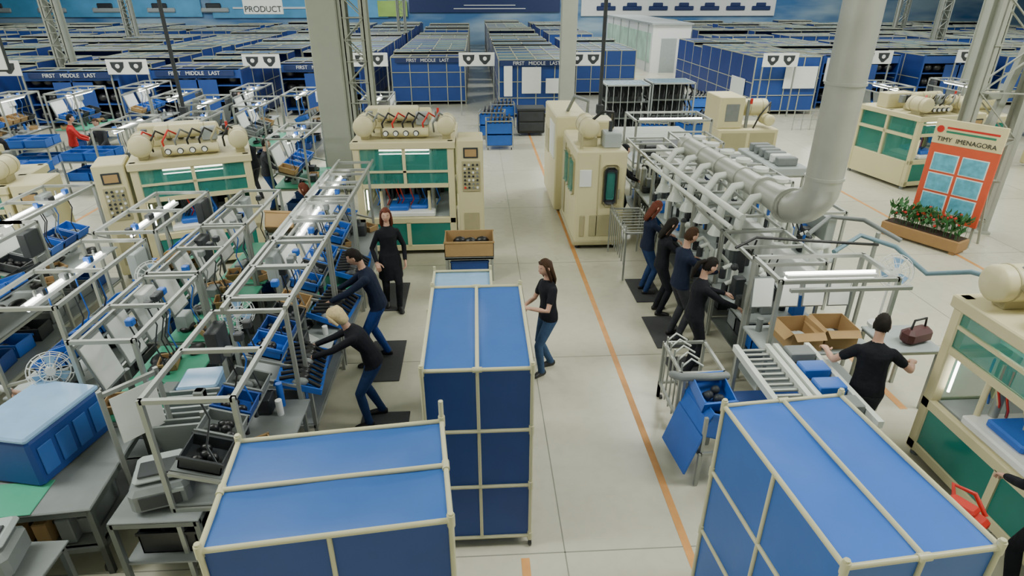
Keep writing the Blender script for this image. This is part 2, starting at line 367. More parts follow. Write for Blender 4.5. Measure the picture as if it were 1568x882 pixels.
def fan(m,c,d=(0,-1,0),r=.2,st=.4):
    c=V3(c);d=V3(d).normalized();u,v=m.fr(d)
    for rr,o in((r,0),(r*.85,.04),(r*.85,-.04),(r*.45,.06),(r*.45,-.06)):
        m.tube([c+d*o+(u*cos(a)+v*sin(a))*rr for a in [2*pi*k/20 for k in range(21)]],.005,WHITE,6)
    for k in range(14):
        a=2*pi*k/14; e=u*cos(a)+v*sin(a)
        for s in(-1,1): m.tube([c+d*.07*s+e*.04,c+d*.05*s+e*r*.6,c+e*r],.0035,WHITE,5)
    for k in range(3):
        a=2*pi*k/3; e=u*cos(a)+v*sin(a); f=u*cos(a+.7)+v*sin(a+.7)
        m.add([c+e*.03,c+e*r*.8+d*.02,c+f*r*.85-d*.02,c+f*.05],[(0,1,2,3)],BLUELID)
    m.cyl(c-d*.1,c+d*.03,.045,WHITE,12)
    m.cyl(c-d*.08,c-d*.08-V3((0,0,st)),.015,WHITE,8)
def frame(m,x0,x1,y0,y1,zt,w=.04,z0=0,mt=ALU):
    for x in(x0,x1):
        for y in(y0,y1): m.bx(x-w/2,x+w/2,y-w/2,y+w/2,z0,zt,mt)
        m.bx(x-w/2,x+w/2,y0,y1,zt-w,zt,mt)
    for y in(y0,y1): m.bx(x0,x1,y-w/2,y+w/2,zt-w,zt,mt)
def station(x,y,L=1.7,W=.75,zt=2.0,side=1,boards=3,lampx=None,seed=0,top='bins',name='assembly_workstation'):
    random.seed(seed*13+5); m=MB(); m.T=Matrix.Diagonal((side,1,1,1)) if side<0 else Matrix()
    frame(m,-W/2,W/2,-L/2,L/2,zt)
    m.bx(-W/2,W/2,-.02,.02,zt-.04,zt,ALU)
    for z in(.28,.86):
        for s in(-L/2,L/2): m.bx(-W/2,W/2,s-.02,s+.02,z-.04,z,ALU)
        for s in(-W/2,W/2): m.bx(s-.02,s+.02,-L/2,L/2,z-.04,z,ALU)
    m.rb(-W/2-.02,W/2+.1,-L/2,L/2,.86,.89,GREENM if seed%3==0 else GREY if seed%3==1 else GREYL,.008)
    m.bx(-W/2,W/2,-L/2,L/2,.28,.295,GREY)
    for k in range(4):
        if random.random()<.8: binbox(m,(random.uniform(-.1,.1),-L/2+.25+k*(L-.4)/3.3,.30),(.45,.33,.2),random.choice([BLUEL,BLUED,DK,GREY]),RZ(random.uniform(-.1,.1)))
    if boards:
        m.bx(-W/2-.02,-W/2+.01,-L/2,L/2,1.1,1.14,ALU); m.bx(-W/2-.02,-W/2+.01,-L/2,L/2,1.72,1.76,ALU)
        for k in range(boards):
            yy=-L/2+L*(k+.5)/boards; R=RY(-.25)
            m.box((-W/2+.08,yy,1.46),(.015,L/boards*.8,.56),GREY,R); m.box((-W/2+.092,yy,1.463),(.01,L/boards*.72,.50),PAPER,R)
    if lampx is not None: tubelamp(m,(lampx,-L*.38,zt-.12),(lampx,L*.38,zt-.12)); m.bx(lampx-.01,lampx+.01,-L*.3,-L*.3+.02,zt-.12,zt,ALU); m.bx(lampx-.01,lampx+.01,L*.3,L*.3+.02,zt-.12,zt,ALU)
    if 'bins' in top:
        m.box((-.12,0,1.18),(.42,L*.95,.012),GREY,RY(.3))
        for k in range(int(L/.36)):
            binbox(m,(-.10,-L/2+.22+k*.36,1.19),(.36,.31,.13),random.choice([BLUEL,BLUEL,BLUED,CARD,GREY,DK]),RY(.3),fill=random.choice([DK,GREY,BLK]))
        for s in(-L/2,L/2): m.beam((-.32,s,1.24),(W/2,s,1.05),.03,ALU)
    for k in range(14):
        a=random.uniform(-W*.38,W*.5);b=random.uniform(-L*.45,L*.45);q=random.random()
        if q<.35: m.sph((a,b,.92),(.10,.14,.05),BLK,10,6)
        elif q<.45: binbox(m,(a,b,.89),(.2,.26,.1),CARD,RZ(random.random()),fill=DK)
        elif q<.7: m.cyl((a,b,.89),(a,b,.89+random.uniform(.08,.3)),.035,random.choice([WHITE,GREY,BLUEL,ALUD,DK]),12)
        elif q<.9: m.rb(a-.08,a+.08,b-.1,b+.1,.89,random.uniform(.95,1.15),random.choice([GREYL,DK,BLUEL,GREY]),.01)
        else: m.box((a,b,.895),(.21,.3,.006),PAPER,RZ(random.random()))
    for k in range(5):
        b=random.uniform(-L*.42,L*.42); c=random.choice([BLUEL,DK,BLK,GREY]); m.tube([(0,b,zt-.03),(.04,b+.05,zt-.35),(-.02,b,zt-.6),(.05,b-.03,zt-.8)],.008,c,6)
        m.cyl((.05,b-.03,zt-.8),(.05,b-.03,zt-.98),.022,DK,10); m.rb(.0,.08,b-.04,b+.04,zt-.1,zt-.02,random.choice([GREY,BLUEL,DK]),.01)
    m.rb(-W/2,-W/2+.12,L/2-.3,L/2-.02,zt-.45,zt-.1,random.choice([GREYL,WHITE,DK]),.01)
    return m.make(name,(x,y,0))
for k,(y,L) in enumerate([(4.87,1.5),(6.75,1.6),(8.5,1.65),(10.25,1.6)]): station(-2.35,y,L,.72,2.0,1,boards=0 if k<2 else 2,lampx=-.1 if k>1 else None,seed=k+1)
m=MB()
for x in(-2.6,-1.98): m.bx(x-.02,x+.02,5.6,11.6,2.0,2.04,ALU)
for k in range(8): m.bx(-2.6,-1.98,5.8+.8*k,5.84+.8*k,2.0,2.04,ALU)
m.make('overhead_frame')
for (x,y,a) in [(-2.05,6.05,.1),(-2.0,7.55,-.1),(-2.0,8.9,.05)]:
    m=MB(); R=RY(.35)
    m.box((0,0,1.0),(.5,.85,.02),BLUEL,R)
    for s in(-.42,.42): m.box((0,s,1.03),(.5,.02,.07),BLUEL,R)
    for s in(-1,1): m.beam((s*.2,-.3,.885),(s*.2,-.3,1.0-s*.07),.03,ALU); m.beam((s*.2,.3,.885),(s*.2,.3,1.0-s*.07),.03,ALU)
    for k in range(8):
        yy=-.36+.1*k; m.tube([R@V3((-.22,yy,.05))+V3((0,0,1)),R@V3((-.05,yy+.05,.10))+V3((0,0,1)),R@V3((.22,yy,.05))+V3((0,0,1))],.024,BLK,8); m.sph(R@V3((0,yy,.06))+V3((0,0,1)),(.09,.06,.05),random.choice([DK,BLK,GREY]),8,6)
    m.make('assembly_tray',(x,y,0),a)
for k,(y,L) in enumerate([(6.75,1.9),(8.9,1.8)]): station(-4.75,y,L,.8,2.0,-1,boards=0,lampx=.05,seed=k+11)
for k,(y,L) in enumerate([(6.1,1.5),(7.75,1.6),(9.5,1.7)]): station(-3.7,y,L,.62,1.85,1,boards=3,lampx=None,seed=k*3+21,top='none')
for k,(x,y) in enumerate([(-6.6,7.6),(-6.8,9.4),(-8.6,15.9),(-7.2,16.4),(-8.0,19.3),(-6.4,18.9),(-5.6,20.8),(-7.5,21.9),(-9.4,20.6),(-1.9,14.9),(-3.0,19.6),(-4.2,14.6)]):
    station(x,y,1.8,.8,2.0,1 if k%2 else -1,boards=2 if k%3 else 0,lampx=0,seed=k+31)
for k,(x,y) in enumerate([(-11.2,15.4),(-10.3,17.0),(-12.9,18.6),(-11.3,13.6),(-13.9,16.0)]):
    random.seed(k+90); m=MB(); frame(m,-.6,.6,-.45,.45,.85)
    m.bx(-.6,.6,-.45,.45,.3,.32,GREYL); m.bx(-.6,.6,-.45,.45,.82,.85,GREYL)
    for z in(.32,.85):
        for a in(-.3,.3):
            for b in (-.22,.22): binbox(m,(a,b,z),(.55,.4,.22),BLUEL)
    m.make('bin_table',(x,y,0),radians(random.uniform(-10,10)))
for k,(x,y) in enumerate([(-14.5,20.4),(-16.5,20.0),(-13,21.5),(-11.4,22.8)]): station(x,y,1.8,.9,2.0,1,boards=2,lampx=.1,seed=k+61)
for x,y,z in [(-4.2,7.4,1.6),(-2.9,6.6,1.45),(-4.35,5.45,1.45)]:
    m=MB(); fan(m,(0,0,z),(.5,-.8,.2),.2,.4); m.cyl((-.04,.06,z-.4),(-.04,.06,0),.02,ALU,8); m.disc((-.04,.06,.02),(0,0,1),.14,ALU,.03); m.make('pedestal_fan',(x,y,0))
m=MB(); R=RX(-.5)@RZ(.3)
binbox(m,(0,0,1.6),(.4,.6,.25),CARD,R,fill=None); m.beam((-.2,0,0),(-.2,0,1.62),.04,ALU); m.beam((.2,0,0),(.2,0,1.6),.04,ALU); m.beam((-.2,0,1.55),(.2,0,1.55),.04,ALU); m.make('cardboard_box_on_stand',(-3.05,9.0,0))
# front left cart with equipment
random.seed(3)
m=MB(); frame(m,-.75,.75,-.6,.6,.78,.05,mt=ALUD); frame(m,-.75,.75,-.6,.6,.35,.05,mt=ALUD); m.rb(-.78,.78,-.63,.63,.78,.81,GREY,.01); m.rb(-.6,.3,-.63,-.2,.81,.82,GREENM,.004); m.bx(-.75,.75,-.6,.6,.33,.35,GREY)
for x in(-.7,.7):
    for y in(-.55,.55): m.disc((x,y,.04),(1,0,0),.05,BLK,.03)
for k in range(4): binbox(m,(-.5+.33*k,-.2,.36),(.3,.5,.2),[BLUED,REDP,DK,GREY][k])
for k in range(6): m.rb(-.6+.2*k,-.48+.2*k,-.56,-.4,.36,.5+.03*k,random.choice([DK,CARD,GREY]),.01)
m.make('wheeled_cart',(-4.3,4.75,0),radians(5))
m=MB(); m.rb(-.32,.32,-.42,.42,0,.5,BLUED,.03); m.rb(-.335,.335,-.435,.435,.5,.56,BLUELID,.02)
for k in range(4): m.rb(.32,.335,-.35+.2*k,-.2+.2*k,.1,.4,BLUE,.004)
m.make('lidded_storage_box',(-4.25,4.95,.81),radians(-12))
def grey_device(x,y,z,rz):
    m=MB(); m.rb(-.24,.24,-.2,.2,.02,.26,GREY,.04); m.rb(-.2,.2,-.12,.24,.26,.33,GREYL,.03); m.bx(-.16,.16,-.21,-.19,.08,.2,DK); m.rb(.1,.2,-.22,-.2,.2,.24,GREYL,.005)
    m.cyl((-.26,0,.14),(-.24,0,.14),.05,DK); m.rb(-.15,.15,-.1,.1,.33,.35,DK,.005)
    return m.make('label_printer',(x,y,z),rz)
m=MB()
frame(m,-.36,.36,-.33,.33,.8,.045,mt=ALUD); m.rb(-.38,.38,-.35,.35,.8,.82,GREY,.005); m.bx(-.36,.36,-.33,.33,.3,.32,GREY); binbox(m,(0,0,.32),(.5,.45,.25),BLK); m.make('printer_table',(-2.85,4.35,0)); grey_device(-2.85,4.3,.82,.3)
m=MB(); frame(m,-.55,.45,-.25,.25,.62,.045,mt=ALUD); m.rb(-.6,.5,-.3,.3,.62,.64,GREY,.005); m.bx(-.55,.45,-.25,.25,.25,.27,GREY); binbox(m,(0,0,.27),(.5,.4,.2),BLUED); m.make('printer_table',(-4.1,3.72,0)); grey_device(-4.05,3.75,.64,.2)
m=MB()
for k in range(7): m.box((0,-.3+.1*k,.75),(.5,.02,.7),GREYL,RX(.35))
m.rb(-.28,.28,-.45,.45,0,.4,GREYL,.02); m.rb(-.2,.22,.2,.6,.9,1.1,BLUELID,.02); m.beam((0,.4,.4),(0,.4,.95),.06,ALU)
m.beam((-.26,-.4,.4),(-.26,-.4,1.2),.04,ALU);m.beam((.26,-.4,.4),(.26,-.4,1.2),.04,ALU)
m.make('document_rack',(-3.05,5.4,0),.1)
m=MB(); m.beam((-.25,0,0),(-.25,0,1.65),.04,ALU); m.beam((.25,0,0),(.25,0,1.65),.04,ALU); m.beam((-.25,0,1.6),(.25,0,1.6),.04,ALU); m.box((0,-.03,1.3),(.4,.015,.5),PAPER); m.bx(-.3,.3,-.2,.2,0,.03,ALU); m.make('instruction_stand',(-3.3,4.95,0),radians(50))
# ------------------------------------------------------------------ machines
def tank(m,c,d,L,r,mt=CREAM):
    c=V3(c);d=V3(d).normalized(); m.cyl(c-d*L/2,c+d*L/2,r,mt,20)
    q=d.to_track_quat('Z','Y').to_matrix()
    for s in(-1,1): m.sph(c+d*L/2*s,(r,r,r*.45),mt,20,10,R=q)
    for s in(-.3,.3): m.disc(c+d*L*s,d,r*1.03,CREAMD,.02,20)
def press(loc,rz,w=1.95,d=1.9,h=2.2,ctrl=1,tanks=1,name='press_machine'):
    m=MB(); random.seed(int(w*100+ctrl*3+loc[1]*10)); c=.13
    for x in(0,w-c):
        m.rb(x,x+c,0,c,.08,h,CREAM,.015); m.rb(x,x+c,d-c,d,.08,h,CREAM,.015)
        m.rb(x,x+c,c,d-c,.08,.75,CREAM,.01)
        xx=x+c/2; m.bx(xx-.02,xx+.02,c,d-c,.75,h-.15,TEALT)
        m.bx(x,x+c,c,d-c,1.35,1.43,CREAM); m.bx(x,x+c,d*.5-.04,d*.5+.04,.75,h,CREAM)
        m.cyl((x+c/2,.1,0),(x+c/2,.1,.08),.05,GREY); m.cyl((x+c/2,d-.1,0),(x+c/2,d-.1,.08),.05,GREY)
    m.rb(-.03,w+.03,-.03,d+.03,h-.14,h,CREAM,.015); m.bx(0,w,d-.06,d-.02,.1,h-.1,GREENP)
    m.rb(0,w,0,.08,.1,.22,CREAM,.01); m.rb(0,w,0,.08,.68,.80,CREAM,.01); m.bx(w/2-.04,w/2+.04,.0,.06,.2,.7,CREAM)
    m.bx(c,w/2-.04,.02,.05,.22,.68,TEAL); m.bx(w/2+.04,w-c,.02,.05,.22,.68,TEAL)
    m.bx(c,w-c,.0,.05,1.42,1.5,CREAM); m.bx(c,w-c,.02,.035,1.5,h-.14,TEALT); m.bx(w/2-.03,w/2+.03,0,.05,1.5,h-.14,CREAM); m.bx(c,w-c,.0,.04,1.72,1.76,CREAM)
    m.bx(c,w-c,.1,d-.1,.74,.8,GREYL)
    m.rb(w*.22,w*.78,.05,1.1,.8,.9,WHITE,.02); m.rb(w*.3,w*.5,.15,.6,.9,.99,BLUEL,.02); m.rb(w*.52,w*.7,.25,.75,.9,.97,BLUEL,.02); m.rb(w*.35,w*.6,.7,1.0,.9,1.0,BLUEL,.02)
    m.rb(w*.2,w*.8,.5,1.4,1.55,1.75,DK,.02); m.cyl((w*.5,.9,1.7),(w*.5,.9,h),.14,ALU,18); m.rb(w*.15,w*.85,1.35,1.5,.9,1.6,DK,.02)
    for a in(.24,.76):
        for b in(.35,1.3): m.cyl((w*a,b,.8),(w*a,b,h-.1),.045,ALU,14)
        m.cyl((w*a*.95,.2,.8),(w*a*.95,.2,1.3),.03,CREAM,10)
    for k in range(12):
        a=random.uniform(.15,.8)*w; m.tube([(a,.3,1.5),(a+.05,.25,1.3),(a+.1,.3,1.1),(a+.02,.4,.95)],.012,random.choice([BLK,REDP,BLUEL,DK,CREAM]),6)
        m.rb(a-.05,a+.05,.95,1.3,.9,1.1+.04*k,random.choice([DK,GREY,ALUD]),.01)
    tubelamp(m,(w*.25,.15,h-.22),(w*.75,.15,h-.22)); m.cyl((c+.05,.12,.95),(c+.05,.12,1.35),.014,LAMP,8)
    z=h
    if tanks:
        tank(m,(w*.12,.35,z+.26),(0,1,0),.5,.19); tank(m,(w*.93,.35,z+.26),(0,1,0),.5,.17)
        tank(m,(w*.5,.75,z+.38),(1,0,0),w*.5,.13); m.rb(w*.27,w*.73,.3,1.1,z,z+.2,CREAMD,.02)
        m.rb(w*.62,w*.75,.5,.9,z+.2,z+.45,GREYL,.02); m.cyl((w*.3,.3,z+.12),(w*.75,.3,z+.12),.09,CREAM,14)
        for k in range(4): m.disc((w*(.33+.1*k),.18,z+.12),(0,1,0),.055,DK,.03,14); m.disc((w*(.33+.1*k),.16,z+.12),(0,1,0),.04,PAPER,.03,14)
        for k in range(8):
            a=w*(.1+.1*k); m.tube([(a,.4,z+.1),(a,.2,z+.3),(a+.12,.3,z+.48),(a+.25,.5,z+.35)],.018,random.choice([GREY,BLK,CREAMD,REDP]),8)
            m.rb(a,a+.1,.9,1.05,z+.2,z+.4,random.choice([GREY,DK,CREAMD]),.01)
        m.cyl((w*.85,.4,z+.4),(w*.85,.4,z+.55),.025,REDP,10)
        for s in(.12,.93): m.rb(w*s-.08,w*s+.08,.2,.5,z,z+.12,CREAMD,.01)
        m.rb(w*.05,w*.6,1.3,1.7,z,z+.4,CREAM,.02)
    x0=w+.06 if ctrl>0 else -.56
    m.rb(x0,x0+.5,-.02,.75,.1,h+.02,CREAM,.02); m.rb(x0+.12,x0+.40,-.04,-.02,h-.32,h-.12,DK,.005); m.bx(x0+.15,x0+.37,-.045,-.035,h-.29,h-.15,CARD)
    m.rb(x0+.09,x0+.43,-.04,-.02,h-.98,h-.38,CREAMD,.005)
    for i in range(4):
        for j in range(7): m.cyl((x0+.14+.08*i,-.06,h-.45-.075*j),(x0+.14+.08*i,-.03,h-.45-.075*j),.022,random.choice([DK,GREY,WHITE,DK,REDP if j==6 else DK]),10)
    m.bx(x0+.1,x0+.4,-.03,-.02,.3,.9,CREAMD); m.cyl((x0+.1,.1,0),(x0+.1,.1,.1),.04,GREY); m.cyl((x0+.4,.6,0),(x0+.4,.6,.1),.04,GREY)
    return m.make(name,loc,rz)
press((-2.38,11.75,0),0,1.92,1.9,2.32,1)
press((-6.15,11.0,0),radians(20),2.0,1.9,2.15,-1)
press((11.5,15.6,0),radians(10),1.5,2.2,1.95,1)
press((4.95,5.45,0),radians(-90),2.3,1.6,2.05,1)
press((-9.6,10.3,0),radians(10),1.6,1.6,1.9,1)
press((13.9,12.2,0),0,1.6,1.8,1.9,-1)
m=MB(); m.rb(0,1.8,0,1.4,.08,1.2,CREAM,.02); m.rb(0,.75,.2,1.4,1.2,2.1,CREAM,.02); tank(m,(1.2,.6,1.75),(1,0,0),.6,.25); tank(m,(1.5,.3,1.45),(0,1,0),.5,.16); m.cyl((.9,.3,1.2),(.9,.3,2.0),.05,GREY); m.cyl((.95,.25,1.9),(.95,.25,2.05),.04,REDP)
m.bx(.1,.85,-.01,0,.2,1.1,CREAMD); m.bx(.95,1.7,-.01,0,.2,1.1,CREAMD); m.rb(.2,.6,.18,.2,1.4,1.9,GREY,.01)
for x in(.1,1.7): m.cyl((x,.1,0),(x,.1,.1),.05,GREY)
m.tube([(1.1,.2,1.2),(1.2,.1,1.6),(1.5,.2,1.95),(1.7,.6,1.6)],.025,BLK); m.make('hydraulic_power_unit',(7.1,17.9,0))
# tall enclosed cabinet machine
m=MB(); w=1.0; H1=2.07; H2=2.32
m.rb(0,w,0,2.1,.1,H1,CREAM,.03); m.rb(-.03,w+.03,-.03,2.13,.1,.2,CREAMD,.02)
m.rb(.52,.84,-.02,.01,.95,1.8,CREAMD,.05); m.rb(.56,.80,-.035,-.015,1.0,1.75,DK,.05); m.rb(.6,.76,-.04,-.03,1.1,1.65,TEALT,.03); m.rb(.06,.3,-.02,.01,1.35,1.7,PAPER,.01); m.bx(.44,.455,-.012,0,.3,2.0,CREAMD)
m.rb(.1,.2,-.02,0,.3,.75,CREAMD,.01); m.rb(.3,.9,-.012,0,.3,.75,CREAMD,.01)
for a,b in((.25,.75),(.95,1.4)): m.rb(-.02,.01,a,b,1.1,1.85,CREAMD,.05); m.rb(-.035,-.015,a+.06,b-.06,1.16,1.8,TEALT,.05)
m.rb(-.02,0,1.55,2.0,.3,1.9,CREAMD,.01); m.cyl((.86,-.04,1.1),(.86,-.04,1.3),.012,ALU)
m.rb(-.15,.6,2.3,4.6,.1,H2,CREAM,.03); m.rb(-.17,-.14,2.5,3.4,1.3,2.1,PAPER,.01); m.rb(-.17,-.14,3.6,4.3,1.2,1.8,CREAMD,.01)
tank(m,(.28,.7,H1+.36),(.0,1,0),.65,.2); m.rb(.15,.45,.4,1.0,H1,H1+.18,CREAMD,.01)
m.rb(.55,.9,.2,.6,H1,H1+.3,GREYL,.02); m.cyl((.7,.4,H1+.3),(.7,.4,H1+.5),.04,DK); m.tube([(.3,.4,H1+.5),(.5,.3,H1+.7),(.75,.5,H1+.65),(.85,.9,H1+.3),(.8,1.2,H1)],.03,BLK); m.rb(.5,.95,1.2,1.9,H1,H1+.35,CREAM,.03)
m.cyl((.1,.2,H1),(.1,.2,H1+.3),.03,CREAMD); m.tube([(.6,2.6,H2),(.6,2.5,H2+.3),(.3,2.6,H2+.4),(.2,3,H2)],.04,GREY)
for x in(.1,.9):
    for y in(.15,1.9): m.cyl((x,y,0),(x,y,.1),.05,DK)
m.cyl((0,2.6,0),(0,2.6,.1),.05,DK); m.cyl((.5,4.3,0),(.5,4.3,.1),.05,DK)
m.make('machining_cabinet',(1.95,11.85,0))
# ------------------------------------------------------------------ extraction duct
m=MB(); x,y=4.42,7.45
m.cyl((x,y,10.95),(x,y,2.62),.225,STEEL,28)
for z in (2.75,3.9,5.2,6.5,8): m.disc((x,y,z),(0,0,1),.24,STEEL,.035,28)
el=[(x,y,2.65)]+[(x-.02*k,y+.42*(1-cos(a)),2.65-.42*sin(a)) for k,a in enumerate([pi/2*i/7 for i in range(1,8)])]
m.tube(el,.225,STEEL,28); m.disc((x-.15,y+.45,2.23),(0,1,0),.25,STEEL,.05,28)
m.cyl((x-.15,y+.4,2.23),(x-.2,y+1.1,2.23),.22,STEEL,24,.17); m.disc((x-.2,y+1.15,2.23),(0,1,0),.21,STEEL,.06,24)
m.cyl((x-.2,y+1.1,2.23),(x-.45,y+4.1,2.25),.165,STEEL,24)
for k in range(1,5): m.disc((x-.2-.062*k,y+1.1+.7*k,2.235),(-.08,1,0),.18,STEEL,.05,24)
for k in range(6):
    yy=y+.9+.58*k; xx=x-.2-.05*k
    m.tube([(xx,yy,2.23),(xx-.28,yy-.02,2.2),(xx-.42,yy-.05,2.0),(xx-.45,yy-.05,1.6)],[.06,.06,.06,.07],PIPEW,14)
    m.cyl((xx-.45,yy-.05,1.6),(xx-.45,yy-.05,1.45),.07,PIPEW,16,.14)
    m.tube([(xx,yy+.3,2.23),(xx+.25,yy+.3,2.35),(xx+.4,yy+.3,2.0),(xx+.4,yy+.3,1.2)],.055,PIPEW,12); m.disc((xx+.25,yy+.3,2.38),(0,0,1),.12,PIPEW,.05,20)
m.cyl((x-.7,y+.6,2.0),(x-1.0,y+4.3,2.0),.05,PIPEW,12); m.cyl((x-.85,y+.6,1.86),(x-1.12,y+4.3,1.86),.035,PIPEW,12); m.cyl((x+.25,y+1.0,1.95),(x+.05,y+4.3,1.95),.06,PIPEW,12)
m.make('extraction_duct')
def rstation(x,y,L,seed):
    random.seed(seed*7); m=MB(); frame(m,-.45,.45,-L/2,L/2,1.75,.04); m.rb(-.5,.48,-L/2,L/2,.86,.9,GREYL,.008); m.bx(-.45,.45,-L/2,L/2,.3,.32,ALUD)
    m.bx(-.45,.45,-.02,.02,1.71,1.75,ALU); m.rb(.25,.4,-L/2+.1,L/2-.1,1.2,1.6,random.choice([WHITE,GREYL]),.01)
    for k in range(13):
        a=random.uniform(-.38,.3);b=random.uniform(-L*.42,L*.42);q=random.random(); h=random.uniform(.12,.5)
        if q<.4: m.cyl((a,b,.9),(a,b,.9+h),random.uniform(.03,.06),random.choice([PIPEW,PIPEW,ALU,DK]),14); m.sph((a,b,.9+h),.055,random.choice([PIPEW,DK]),12,8)
        elif q<.7: m.rb(a-.08,a+.08,b-.07,b+.07,.9,.9+h,random.choice([WHITE,GREY,DK,BLUEL,ALUD]),.012)
        else: m.tube([(a,b,.9),(a,b,.9+h),(a-.1,b,1.0+h),(a-.2,b,.95+h)],.035,PIPEW,12); m.cyl((a-.2,b,.95+h),(a-.2,b,.8+h),.05,DK,12)
    for k in range(4):
        b=random.uniform(-L*.4,L*.4); m.tube([(-.1,b,1.73),(-.15,b,1.5),(-.05,b,1.3)],.01,BLK,6); m.cyl((-.05,b,1.3),(-.05,b,1.12),.025,random.choice([DK,BLUEL]),10)
    for k in range(3): binbox(m,(0,-L/2+.3+k*.3,.32),(.5,.28,.22),random.choice([BLUEL,DK,GREY]))
    m.make('assembly_workstation',(x,y,0))
for k,(y) in enumerate([7.62,8.88,10.14,11.4,12.66,13.92]): rstation(4.0,y,1.2,k+3)
for k,(x,y) in enumerate([(5.2,14.5),(5.3,11.3),(5.35,9.6)]): rstation(x,y,1.3,k+23)
m=MB()
for k in range(5):
    y=7.6+1.3*k; m.cyl((0,y,0),(0,y,1.75),.06,PIPEW,16); m.sph((0,y,1.75),.08,PIPEW,14,8); m.tube([(0,y,1.7),(.18,y+.05,1.72),(.24,y+.1,1.5),(.2,y+.1,1.25)],.045,PIPEW,12)
m.make('pneumatic_manifold',(4.62,0,0))
m=MB(); X0,X1,Y0,Y1=3.45,4.85,6.2,6.93; frame(m,X0,X1,Y0,Y1,1.9,.045); m.bx(X0,X1,Y0-.25,Y0-.2,1.86,1.9,ALU)
tubelamp(m,(3.65,6.5,1.82),(4.75,6.5,1.82)); m.rb(X0,X1,Y0,Y1,.86,.9,GREYL,.01); m.bx(X0,X1,Y0,Y1,.3,.32,GREYL)
for k in range(4): a=3.62+.34*k; m.box((a,6.90,1.4),(.29,.012,.42),GREY,RX(-.15)); m.box((a,6.89,1.4),(.26,.012,.38),PAPER,RX(-.15))
for k in range(6): m.cyl((3.6+.2*k,6.78,.9),(3.6+.2*k,6.78,1.08),.04,random.choice([DK,WHITE,BLUEL,GREY]),12)
m.make('packing_workstation')
for x,y,r in [(3.95,6.46,.05),(4.42,6.5,-.03)]:
    m=MB(); a,b,h=.2,.22,.26; th=.008
    m.bx(-a,a,-b,b,0,th,CARD)
    for s in(-1,1):
        m.bx(s*a-th/2,s*a+th/2,-b,b,0,h,CARD); m.bx(-a,a,s*b-th/2,s*b+th/2,0,h,CARD)
        m.add([(s*a,-b,h),(s*a,b,h),(s*(a+.1),b*.95,h-.08),(s*(a+.1),-b*.95,h-.08)],[(0,1,2,3)],CARD); m.add([(-a,s*b,h),(a,s*b,h),(a*.95,s*(b+.09),h-.06),(-a*.95,s*(b+.09),h-.06)],[(0,1,2,3)],CARD)
    for k in range(4): m.sph((-.08+.05*k,.05,.07),(.06,.09,.05),random.choice([BLK,GREYL]),8,6)
    m.make('open_cardboard_box',(x,y,.9),r)
m=MB(); fan(m,(0,0,1.72),(-.2,-.8,.35),.22,.8); m.disc((.03,.08,.92),(0,0,1),.12,WHITE,.04); m.make('desk_fan',(5.2,6.75,0))
m=MB(); m.rb(-.2,.2,-.1,.1,0,.2,mat('brown_leather',(.08,.02,.02),.5),.05); m.tube([(-.12,0,.18),(-.1,0,.32),(.1,0,.32),(.12,0,.18)],.014,BLK,8); m.make('handbag',(5.45,6.4,.9),.3)
m=MB(); frame(m,-.3,.3,-.3,.3,.88,.04); m.rb(-.34,.34,-.33,.33,.87,.9,GREYL,.01); m.make('side_table',(5.35,6.5,0))
m=MB()
for x in(3.0,3.38,3.48,3.86): m.bx(x-.03,x+.03,4.6,6.1,1.04,1.12,PIPEW)
for k in range(15): m.cyl((3.38,4.65+.1*k,1.06),(3.0,4.65+.1*k,1.06),.02,ALU,8)
m.bx(3.48,3.86,4.6,6.1,1.02,1.04,DK)
for x in(3.0,3.86):
    for y in(4.7,6.0): m.bx(x-.02,x+.02,y-.02,y+.02,0,1.04,ALU)
m.bx(3.0,3.86,4.7,6.0,.5,.52,BLUED)
for k in range(4): m.rb(3.52,3.82,4.8+.33*k,5.0+.33*k,1.04,1.16,random.choice([BLUEL,DK,GREY]),.01)
m.make('roller_conveyor')
m=MB()
for k in range(5): m.cyl((0,-.3+.15*k,.1),(0,-.3+.15*k,.95),.012,ALU,8); m.tube([(0,-.3+.15*k,.9),(.1,-.3+.15*k,1.0),(.25,-.3+.15*k,.9)],.012,PIPEW,8)
frame(m,-.02,.5,-.35,.35,.85,.035); frame(m,-.02,.5,-.35,.35,.25,.035)
for y in(-.3,.3):
    for x in (0,.45): m.disc((x,y,.03),(1,0,0),.03,BLK,.03)
m.make('tube_cart',(2.35,6.3,0))
m=MB(); frame(m,-.22,.22,-.32,.32,.45,.035)
binbox(m,(0,0,.58),(.48,.6,.3),BLUEL,RY(.35)); m.box((-.26,0,.5),(.02,.62,.7),BLUEL,RY(.3)); binbox(m,(0,.05,.9),(.36,.4,.16),BLUEL,RX(.3))
for a in(-.2,.2): m.beam((a,.3,0),(a,.3,1.0),.035,ALU); m.beam((a,-.3,0),(a,-.3,.9),.035,ALU)
m.tube([(-.28,.45,.95),(-.28,.2,1.08),(0,.1,1.12),(.22,.15,1.08)],.045,GREY,10)
m.make('parts_bin_stand',(2.48,5.35,0),.1)
m=MB()
frame(m,-.3,.3,-.7,.7,.95,.03)
for k in range(9): m.cyl((-.3,-.64+.16*k,.3),(-.3,-.64+.16*k,1.05),.012,ALU,8); m.cyl((.3,-.64+.16*k,.3),(.3,-.64+.16*k,1.05),.012,ALU,8); m.cyl((-.3,-.64+.16*k,.9),(.3,-.64+.16*k,.9),.01,ALU,8)
m.make('prong_rack',(2.95,11.0,0))
m=MB()
m.tube([(4.5,7.0,1.9),(5.0,7.3,2.0),(5.3,7.0,1.95),(5.5,6.6,1.75),(5.7,6.2,1.95),(5.8,5.6,2.05)],.03,mat('blue_grey_hose',(.15,.25,.3),.5),12)
